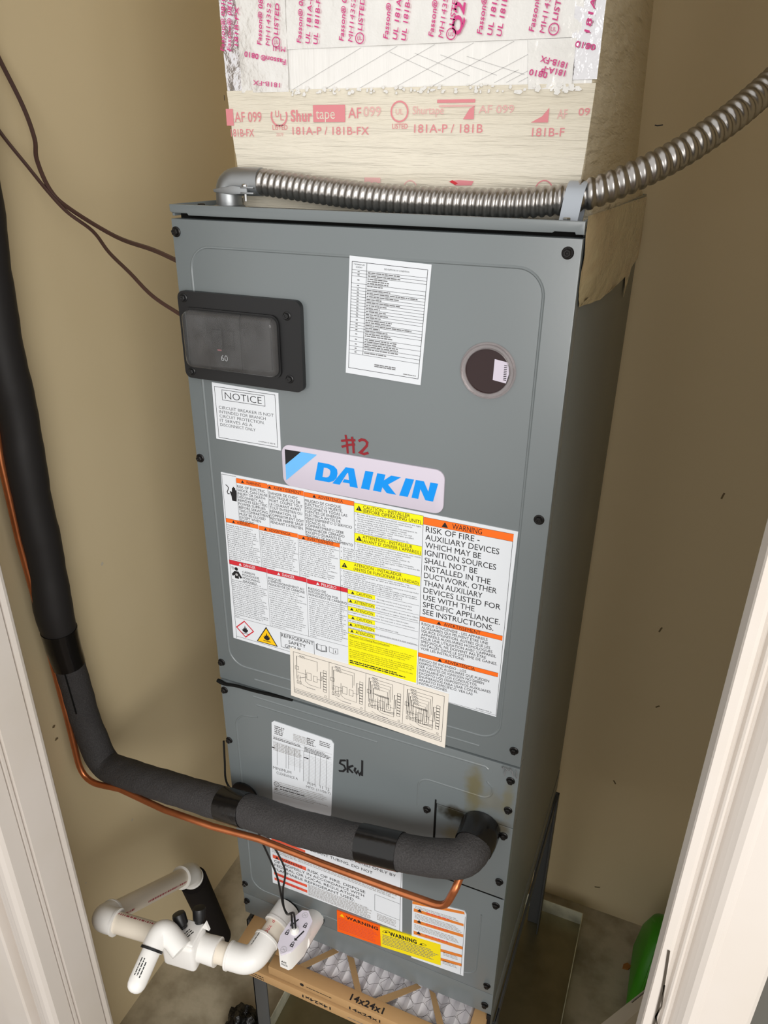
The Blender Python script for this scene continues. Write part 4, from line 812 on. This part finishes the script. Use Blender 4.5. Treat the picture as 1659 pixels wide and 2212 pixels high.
# torn tape down the side of the cabinet
tp = MB(); side = [(6, 4), (552, -3), (556, -60), (552, -92), (470, -96), (420, -132), (410, -100), (300, -97), (160, -92), (60, -74), (14, -76), (3, -60)]
vs = []; 
bm = bmesh.new(); ff = bm.faces.new([bm.verts.new(P(444.9, a, b)) for a, b in side]); bmesh.ops.triangulate(bm, faces=[ff])
bmesh.ops.subdivide_edges(bm, edges=bm.edges[:], cuts=3, use_grid_fill=True)
for v in bm.verts: v.co.x += random.uniform(0, .0016)
tp.bm(bm); tp.build('torn_tape', M_taperight, AH, label='crinkled cream tape over the cabinet side', angle=2.)

# ------------------------------------------------------------------ flexible metal conduit
CO = thing('electrical_conduit', P(52, 40, -5), 'corrugated steel flexible conduit lying across the cabinet top', 'conduit')
cp = smooth_path([(80, 40, 23), (95, 40, 22.6), (124, 40, 20), (168, 39, 16), (221, 38, 12), (271, 38, 10), (319, 38, 9.5), (365, 38, 10), (400, 38, 13), (424, 40, 17), (449, 45, 24), (485, 60, 41), (512, 80, 57), (539, 105, 78), (559, 130, 97), (585, 170, 126), (619, 230, 170), (660, 330, 240), (690, 470, 330), (700, 638, 430)], 10)
pitch = 7.6e-3; cp = resample(cp, pitch / 8)
st = (cp[1] - cp[0]).length
def rad(i, a):
    n0 = int(.34 / st); t = ((min(i, n0) * st / pitch) + max(0, i - n0) * st / (pitch * 1.22) + a / (2 * math.pi)) % 1.
    return .0120 + .0019 * (math.sin(math.pi * min(1, t / .72)) ** .6 if t < .72 else 0)
MB().tube(cp, rad, 20).build('flexible_tube', M_steel, CO, angle=1.2)
el = fillet_path([(51, 40, -5), (51, 40, 22.5), (94, 40, 22.8)], 16, 8)
E_ = MB(); E_.tube(el, .0142, 22); E_.lathe(P(51, 40, -5), (0, 0, 1), [(0, 17), (3, 17), (4, 14.6)], 22)
EC = E_.build('elbow_connector', M_zinc, CO, label='dull cast elbow connector')
cl = MB(); cl.prism([(41, 15), (66, 19), (84, 17.5), (84, 11.5), (64, 10), (42, 12)], 24.5, 28, 'XZ', .6); cl.box(76, 92, 24, 30, 16.6, 18.6, .5); cl.box(76, 92, 24, 30, 11, 13, .5); cl.build('clamp', M_zinc, EC)
cs = MB(); cs.lathe(P(81, 26.5, 18.6), (0, 0, 1), [(0, 3.6), (1.6, 3.6), (2.4, 2.6)], 12); cs.lathe(P(81, 26.5, 4), (0, 0, 1), [(0, 1.6), (15, 1.6)], 10); cs.build('clamp_screw', M_bright, EC)
# strap
s_ = MB(); pts = [(-24, -4.2), (-18, -4.2), (-16, -3.4), (-15.4, 0), (-15.2, 16)] + [(-15.3 * math.cos(t), 16 + 15.3 * math.sin(t)) for t in [math.radians(a) for a in range(15, 176, 16)]] + [(15.2, 16), (15.2, -4.4)]
vs = []; fs = []
for i, (dy, z) in enumerate(pts):
    for dx in (-8.5, 8.5): vs.append(P(425 + dx + (z * .12), 40 + dy, z))
for i in range(len(pts) - 1): fs.append([2 * i, 2 * i + 2, 2 * i + 3, 2 * i + 1])
bm = bmesh.new(); 
vv = [bm.verts.new(v) for v in vs]; [bm.faces.new([vv[i] for i in f]) for f in fs]; bmesh.ops.recalc_face_normals(bm, faces=bm.faces[:]); bmesh.ops.solidify(bm, geom=bm.faces[:], thickness=.0016)
STP = MB().bm(bm).build('conduit_strap', M_strap, CO, label='pale grey one-hole strap')
b = screw_mb(P(424.5, 17.6, -3), (0, 0, 1), .9); b.build('strap_screw', M_bright, STP, angle=.4)

# ------------------------------------------------------------------ thermostat cables
c1 = MB().tube(smooth_path([(-329, 60, 260), (-318, 79, 207), (-310, 98, 151), (-300, 112, 101), (-290, 112, 64), (-280, 100, 39), (-260, 94, 4), (-235, 97, -18), (-150, 80, -47), (-60, 38, -54), (0, 6, -60)], 6), .0028, 8)
c1.build('thermostat_cable', M_brown, None, 'upper brown cable drooping from the left wall to the cabinet side', 'cable')
c2 = MB().tube(smooth_path([(-329, 50, 150), (-318, 65, 104), (-310, 77, 71), (-285, 88, 31), (-260, 90, 2), (-235, 92, -22), (-200, 95, -44), (-160, 75, -66), (-110, 51, -85), (-60, 28, -106), (0, 5, -121)], 6), .0023, 8)
c2.build('thermostat_cable', M_brown, None, 'lower brown cable ending behind the black breaker window', 'cable')

# ------------------------------------------------------------------ insulated suction line
SU = thing('suction_pipe', P(-288, 0, -900), 'thick black foam insulated pipe from the left wall into the grey cabinet', 'pipe')
run = fillet_path([(402, -1, -758), (402, -58, -759), (334, -55.5, -786), (264, -55, -798), (156, -55, -817), (70, -48, -829), (-1, -40, -846), (-141, -20, -882), (-268, 1, -915), (-291, 1, -816), (-292, -5, -704), (-292, -9, -645)], [40, 120, 200, 200, 200, 200, 200, 30, 200, 200], 10)
run = resample(run, .006)
def rfoam(i, a): return (.0242 + .0006 * min(1, i / 90)) + .0003 * math.sin(i * .9 + a * 3) + .0003 * math.sin(i * .37 + a * 2)
MB().tube(run, rfoam, 26).build('foam_sleeve', M_foam, SU, label='rough textured foam sleeve')
upp = resample(smooth_path([(-292, -9, -634), (-292, -12, -602), (-292, -10, -552), (-292, -8, -488), (-292, -9, -419), (-292, -7, -348), (-292, -3, -280), (-292, -5, -215), (-292, -4, -154), (-292, -1, -96), (-292, 6, -31), (-292, 9, 32), (-292, 12, 240), (-292, 14, 500), (-292, 14, 995)], 6), .016)
MB().tube(upp, [.0256, .0272] + [.0280 + .0006 * math.sin(i * .9) + .0004 * math.sin(i * 2.3) for i in range(len(upp) - 2)], 26).build('foam_sleeve', M_foamsm, SU, label='smooth foam sleeve')
def band(pts, r, name='tape_band', lab=None): MB().tube(pts, r, 26).build(name, M_etape, SU, label=lab)
band(smooth_path([(-292, -5.5, -698), (-292, -9, -660), (-292, -10, -628)], 4), [.0258, .0259, .0262, .0262, .0266, .0266, .0268, .0272, .0276], lab='glossy black tape where the two sleeves meet')
def near(p, n0, n1):
    k = min(range(len(run)), key=lambda i: (run[i] - P(*p)).length); return run[max(0, k - n0):k + n1]
band(near((36, -43, -838), 4, 5), .0256); band(near((277, -55, -796), 5, 6), .0254)
band([P(402, -.6, -758), P(402, -3, -758), P(402, -14, -758), P(402, -26, -758.4), P(401, -34, -759.5)], [.0262, .0272, .0268, .0264, .0258], lab='glossy tape collar at the cabinet')
sm = MB(); sm.tube([run[i] + (Vector((0, -.85, 0)) + Vector((.5, 0, 0))).normalized() * .0258 for i in range(len(run) - 24, len(run) - 9)], .0012, 6); sm.build('sleeve_slit', M_gap, SU, label='dark slit along the sleeve')

# ------------------------------------------------------------------ copper liquid line
lp = fillet_path([(-304, 0, 995), (-304, -16, -100), (-302, -36, -338), (-302, -36, -462), (-302, -28, -640), (-302, -22, -806), (-302, -20, -945), (-206, -30, -914), (-103, -44, -903), (-8, -46, -896), (76, -46, -884), (186, -46, -885), (290, -46, -883), (372, -46, -880), (384, -44, -838), (390, -10, -812), (391, -.5, -810)], [100, 100, 100, 100, 100, 40, 60, 60, 60, 60, 60, 60, 24, 14, 8], 7)
lpp = [p for p in lp]
MB().tube(lpp, .0053, 14).build('copper_line', M_copper, None, 'bare copper tube running under the black foam pipe', 'pipe')

# ------------------------------------------------------------------ condensate drain
CD = thing('condensate_drain', P(-50, -100, -1125), 'white plastic drain pipe run with trap and cleanout beside the cabinet', 'drain pipe')
PR_, FRr = 16.7, 20.8
def pvc(name, pts, r, m, rad_=None, n=8, lab=None):
    q = fillet_path(pts, rad_, n) if rad_ else [P(*p) for p in pts]
    return MB().tube(q, r / 1000, 26).build(name, m, CD, label=lab)
def fitting(name, pts, rad_, lip=1.2, lab=None):
    q = fillet_path(pts, rad_, 10); b = MB(); b.tube(q, FRr / 1000, 28)
    for e, d in ((q[0], (q[1] - q[0]).normalized()), (q[-1], (q[-2] - q[-1]).normalized())):
        b.tube([e - d * .0006, e + d * .0028], (FRr + lip) / 1000, 28)
    return b.build(name, M_pvc, CD, label=lab)
c_hole = (90, 0, -1089); e1 = (79, -98, -1101); e2 = (-190, -132, -1101); e3 = (-190, 86, -1246); fl_ = (-238, 205, -1640)
def lerp(a, b, t): return tuple(a[i] + (b[i] - a[i]) * t for i in range(3))
PNEAR = pvc('pipe', [lerp(c_hole, e1, -.05), lerp(c_hole, e1, .8)], PR_, M_pvcp); 
cplr = MB(); cplr.tube([P(*c_hole), P(*lerp(c_hole, e1, .34))], FRr / 1000, 28); cplr.tube([P(*lerp(c_hole, e1, .3)), P(*lerp(c_hole, e1, .345))], .0221, 28); cplr.build('coupling', M_pvc, CD)
ELB = fitting('elbow', [lerp(c_hole, e1, .60), e1, lerp(e1, e2, .145)], 24)
pvc('pipe', [lerp(e1, e2, .1), lerp(e1, e2, .3)], PR_, M_pvcp)
PRUN = pvc('pipe', [lerp(e1, e2, .5), lerp(e1, e2, .95)], PR_, M_pvcp)
fitting('elbow', [lerp(e1, e2, .895), e2, lerp(e2, e3, .10)], 22)
PL = pvc('pipe', [lerp(e2, e3, .05), lerp(e2, e3, .97)], PR_, M_pvcp)
fitting('elbow', [lerp(e2, e3, .88), e3, lerp(e3, fl_, .06)], 20)
pvc('pipe', [lerp(e3, fl_, .03), lerp(e3, fl_, .2)], PR_, M_pvcp)
MB().tube([P(*lerp(e3, fl_, t)) for t in (.085, .2, .4, .6, .8, .93)], .0275, 26).build('insulation_sleeve', M_foamblk, CD, label='matt black foam sleeve down to the floor')
MB().tube([P(*lerp(e3, fl_, .9)), P(*lerp(e3, fl_, 1.0))], .0172, 20).build('pipe', M_pvcp, CD)
# trap body on the run
dirr = (P(*e2) - P(*e1)).normalized(); ang = math.atan2(dirr.y, dirr.x)
def rb(mb, cx, cy, a):            # rotate a builder about z
    c, s = math.cos(a), math.sin(a); o = P(cx, cy, 0)
    for v in mb.v: x, y = v.x - o.x, v.y - o.y; v.x, v.y = o.x + x * c - y * s, o.y + x * s + y * c
    return mb
ra = ang - math.pi
tb = MB(); tb.box(-64, -6, -140, -92, -1128, -1072, 7, 3); rb(tb, -35, -116, ra)
rc = lerp(e1, e2, .22); 
tb.tube([P(*lerp(e1, e2, t)) for t in (.215, .222, .30, .36, .40)], [.0222, .0222, .0212, .0222, .027], 28); tb.tube([P(*lerp(e1, e2, t)) for t in (.50, .53, .57, .62)], [.027, .023, .0212, .0212], 28)
TB = tb.build('trap_body', M_pvc, CD, label='boxy white trap body')
tc = MB(); tc.box(-61, -7, -136, -95, -1072, -1066, 3, 3); rb(tc, -35, -116, ra); TC = tc.build('trap_cover', M_pvc, TB)
Z_t = -1065.8
pr = Print(TB, lambda a, b: P(-35 + a * math.cos(ra + 1.12) - b * math.sin(ra + 1.12), -116 + a * math.sin(ra + 1.12) + b * math.cos(ra + 1.12), Z_t), 'printed_text')
for k in range(3): pr.bars(-16, 12, -8 - k * 4.0 + 4.6, -8 - k * 4. + .2, 4.2, 1.7, A, .1)
pr.bars(8, 16, 12, 7, 4, 1.4, A, 0); pr.done()
# swivelling cleanout arm
va = fillet_path([(2, -140, -1062), (-58, -138, -1046), (-55, -168, -1060), (-52, -212, -1078)], [14, 50], 10)
MB().tube(fillet_path([(-16, -144, -1064), (-56, -134, -1044), (-55, -166, -1058)], [20], 10), .0168, 26).build('cleanout_elbow', M_pvc, CD)
MB().tube([P(-55.5, -163, -1056.6), P(-55.2, -166.5, -1058.4)], .0176, 26).build('o_ring', M_black, CD, label='black rubber ring')
ax = (P(-51, -222, -1084) - P(-55, -166, -1058)).normalized()
AR = MB().lathe(P(-55, -165, -1057.6), ax, [(0, 14.2), (44, 14.2), (50, 13.4), (55, 11.), (58, 7.5), (59.5, 3)], 26); AR = AR.build('cleanout_arm', M_pvc, CD, label='white round-ended cleanout arm')
base_ = P(-55, -165, -1057.6); upv = Vector((.25, -.1, 1)); upv = (upv - ax * upv.dot(ax)).normalized(); sd = ax.cross(upv)
def on_arm(a, b): th = b / 14.3; return base_ + ax * (a / 1000) + (upv * math.cos(th) + sd * math.sin(th)) * .01445
pr = Print(AR, on_arm)
for k in range(3): pr.bars(14 + (k == 0) * 4, 44, -3 + k * 4.4 + 4, -3 + k * 4.4, 4, 1.7, A, .2)
pr.done()
for p0, p1 in (((-38, -112, -1066), (-48, -106, -1046)), ((-20, -92, -1068), (-24, -84, -1046))):
    b = MB(); q0, q1 = P(*p0), P(*p1); b.lathe(q0, q1 - q0, [(0, 8), (4, 8), (6, 10.5), (20, 10.8), (24, 9.6), (24.5, 6)], 20); b.build('plug', M_black, CD, label='black rubber plug')
b = MB(); b.prism([(-12, -1070), (2, -1070), (-3, -1052)], -98, -94, 'XZ', 0); b.build('bracket', M_pvc, CD)
# dark red lettering along the sloping pipe
pa, pb = P(*e2), P(*e3); pax = (pb - pa).normalized(); pu = Vector((.75, -.45, .55)); pu = (pu - pax * pu.dot(pax)).normalized(); ps = pax.cross(pu)
def on_slope(a, b): th = b / PR_; return pa + pax * (a / 1000) + (pu * math.cos(th) + ps * math.sin(th)) * (PR_ + .15) / 1000
pr = Print(PL, on_slope); pr.bars(40, 66, 10, 2, 7, 3.6, M_primer, 0); pr.bars(104, 226, 10, 2, 7, 3.6, M_primer, 0); pr.done()
def on_pipe(p0, p1, up, rr):
    a0 = P(*p0); ax_ = (P(*p1) - a0).normalized(); u_ = Vector(up); u_ = (u_ - ax_ * u_.dot(ax_)).normalized(); s_2 = u_.cross(ax_)
    return lambda a, b: a0 + ax_ * (a / 1000) + (u_ * math.cos(b / rr) + s_2 * math.sin(b / rr)) * (rr + .15) / 1000
pr = Print(PRUN, on_pipe(e2, e1, (0, .1, 1), PR_)); pr.bars(26, 125, 9, 2, 7, 3.4, M_primer, 0); pr.done()
pr = Print(PNEAR, on_pipe(e1, c_hole, (-.2, 0, 1), PR_)); pr.text('Dbk', 40, -5, 6.5, M_redp, w=15, rot=0); pr.text('d-', 60, -5, 6, M_redp, w=7); pr.done()
pr = Print(ELB, on_pipe(e1, c_hole, (-.45, 0, 1), FRr)); pr.bars(2, 38, 4, -1, 4.2, 1.7, M_dgrey, 0); pr.done()

# ------------------------------------------------------------------ float switch
FS = thing('float_switch', P(148, -68, -1085), 'small white float switch with black icons and cords beside the drain elbow', 'float switch')
ptop = -1027
hexp = [(147, -31), (161, -44), (163, -72), (155, -98), (143, -110), (131, -100), (127, -84), (130, -52), (138, -34)]
b = MB().prism(hexp, ptop - 4, ptop, 'XY', 0); CVR = b.build('switch_cover', M_pvcl, FS, label='lilac white faceted cover')
bb = MB().prism([(146, -38), (159, -48), (161, -74), (154, -100), (150, -104), (136, -104), (131, -98), (129, -82), (132, -54)], ptop - 42, ptop - 4, 'XY', 0); BD = bb.build('switch_body', M_pvc, FS)
MB().tube([P(146, -60, -1062), P(143, -30, -1074), P(141, -1, -1084)], [.0165, .0165, .0165], 24).build('switch_stem', M_pvc, FS)
pr = Print(CVR, lambda a, b: P(a, b, ptop + .25)); 
for (x0, y0, x1, y1, w) in ((135, -62, 140, -50, 2.2), (152, -80, 157, -64, 2.2)):
    pr.line([(x0, y0), (x1, y1)], w); d = Vector((x1 - x0, y1 - y0)).normalized(); nn = Vector((-d.y, d.x)); e = Vector((x0, y0)); pr.poly([tuple(e - d * 4), tuple(e + nn * 3.4), tuple(e - nn * 3.4)])
for cx, cy in ((134.5, -76), (154.5, -55), (151, -90)):
    pr.frame(cx - 2.6, cx + 2.6, cy - 4, cy, 1.2); pr.line([(cx - 1.6, cy), (cx - 1.6, cy + 3), (cx, cy + 4.4), (cx + 1.6, cy + 3), (cx + 1.6, cy)], .9)
for cx, cy in ((143, -102), (146, -40)):
    pr.line(circ(cx, cy, 4.6, 18), .45, M_lgrey, True); pr.line([(cx - 3, cy - 2), (cx + 3, cy + 2)], .45, M_lgrey); pr.line([(cx - 3, cy + 2), (cx + 3, cy - 2)], .45, M_lgrey)
pr.done()
pr = Print(BD, lambda a, b: P(a, -104.3, b)); pr.text('A/C', 138.4, -1056, 4, w=9, bold=.03); pr.bars(138, 150, -1057.6, -1064, 2.2, 1.1, M_grey, .1); pr.done()
MB().lathe(P(144, -70, ptop), (0, 0, 1), [(0, 7), (2.5, 7), (4, 5), (9, 4.2)], 18).build('cord_boss', M_pvc, FS)
w1 = smooth_path([(146, -70, -1018), (143, -66, -1008), (133, -52, -1014), (118, -38, -1040), (107, -30, -1058), (99, -28, -1046), (96, -28, -1020), (93, -29, -984), (84, -28, -955), (66, -26, -912), (50, -20, -880), (20, -14, -852), (-4, -6, -838), (-6, -2, -800), (-3, -3, -757)], 6)
MB().tube(w1, .0016, 8).build('cord', M_wireblk, FS, label='black cord')
w2 = smooth_path([(142, -72, -1018), (139, -68, -1009), (129, -53, -1018), (114, -38, -1045), (103, -28, -1060), (98, -26, -1046), (99, -26, -1010), (107, -28, -961), (96, -28, -926), (80, -27, -902), (62, -20, -884)], 6)
MB().tube(w2, .0016, 8).build('cord', M_wireblk, FS, label='black cord')

# ------------------------------------------------------------------ things on the floor
gb = MB(); vs = []; fs = []; nn = 0
rings = []
for z, x0, x1, y0, y1 in ((FZ, 676, 752, 395, 545), (FZ + 6, 668, 755, 388, 552), (FZ + 60, 664, 756, 385, 553), (FZ + 150, 671, 757, 398, 540), (FZ + 215, 682, 757, 430, 515), (FZ + 228, 690, 756, 452, 500)):
    rings.append([P(a, b, z) for a, b in rrect(x0, x1, y0, y1, 22, 5)])
n = len(rings[0]); vs = [v for r in rings for v in r]
for i in range(len(rings) - 1):
    for k in range(n): fs.append([i * n + k, i * n + (k + 1) % n, (i + 1) * n + (k + 1) % n, (i + 1) * n + k])
fs += [list(range(n)), [(len(rings) - 1) * n + k for k in range(n)]]
GB = thing('green_container', P(715, 470, FZ), 'green plastic container half hidden behind the right door casing', 'container')
gb.add(vs, fs).build('container_body', M_green, GB, angle=.9)
MB().tube(smooth_path([(690, 395, FZ + 20), (683, 385, FZ + 60), (690, 396, FZ + 150), (700, 430, FZ + 215)], 5), .003, 8).build('moulded_rib', M_green, GB)
bb = MB(); 
Wb = thing('bent_panel', P(690, 200, FZ), 'grey white scrap panel behind the right casing at floor level', 'panel')
bb = MB(); pts = [(600, 130, -1300), (668, 238, -1296), (715, 225, -1330), (650, 120, -1340)]
bmq = bmesh.new()
sl = [P(600, 135, -1318), P(690, 262, -1290), P(745, 240, -1290), P(660, 110, -1318)]
lo_ = [P(x.x * 1000, x.y * 1000 + 6, FZ) for x in sl]
bb.add([P(606, 150, -1305), P(684, 258, -1299), P(692, 256, -1330), P(612, 140, -1345), P(620, 160, FZ), P(700, 262, FZ), P(708, 258, FZ), P(628, 150, FZ)], [[0, 1, 2, 3], [0, 4, 5, 1], [1, 5, 6, 2], [2, 6, 7, 3], [3, 7, 4, 0], [4, 7, 6, 5]])
bb.build('panel_sheet', M_board, Wb, smooth=False)
pr = MB(); pr.ribbon([(655, -1312), (672, -1310), (690, -1309)], 3, lambda a, b: P(a, (a - 606) / 78 * 108 + 146, b + 6)); pr.build('dark_crack', M_crack, Wb, smooth=False)
MB().prism([(651, 512), (664, 514), (670, 524), (660, 529), (652, 522)], FZ, FZ + 4, 'XY').build('wood_chip', M_chip, None, 'small orange brown chip on the floor by the green container', 'chip')
# crumpled black bag at the front left leg
bm = bmesh.new(); bmesh.ops.create_icosphere(bm, subdivisions=4, radius=1.)
from mathutils import noise as mn
for v in bm.verts:
    d = v.co.normalized(); k = 1 + .38 * mn.noise(d * 2.3) + .2 * mn.noise(d * 6) + .08 * abs(mn.noise(d * 14))
    v.co = P(-76 + d.x * 36 * k, 52 + d.y * 34 * k, max(FZ + .5, FZ + 23 + d.z * 34 * k))
MB().bm(bm).build('black_bag', M_bag, None, 'crumpled shiny black bag on the floor by the front leg', 'bag', angle=.9)
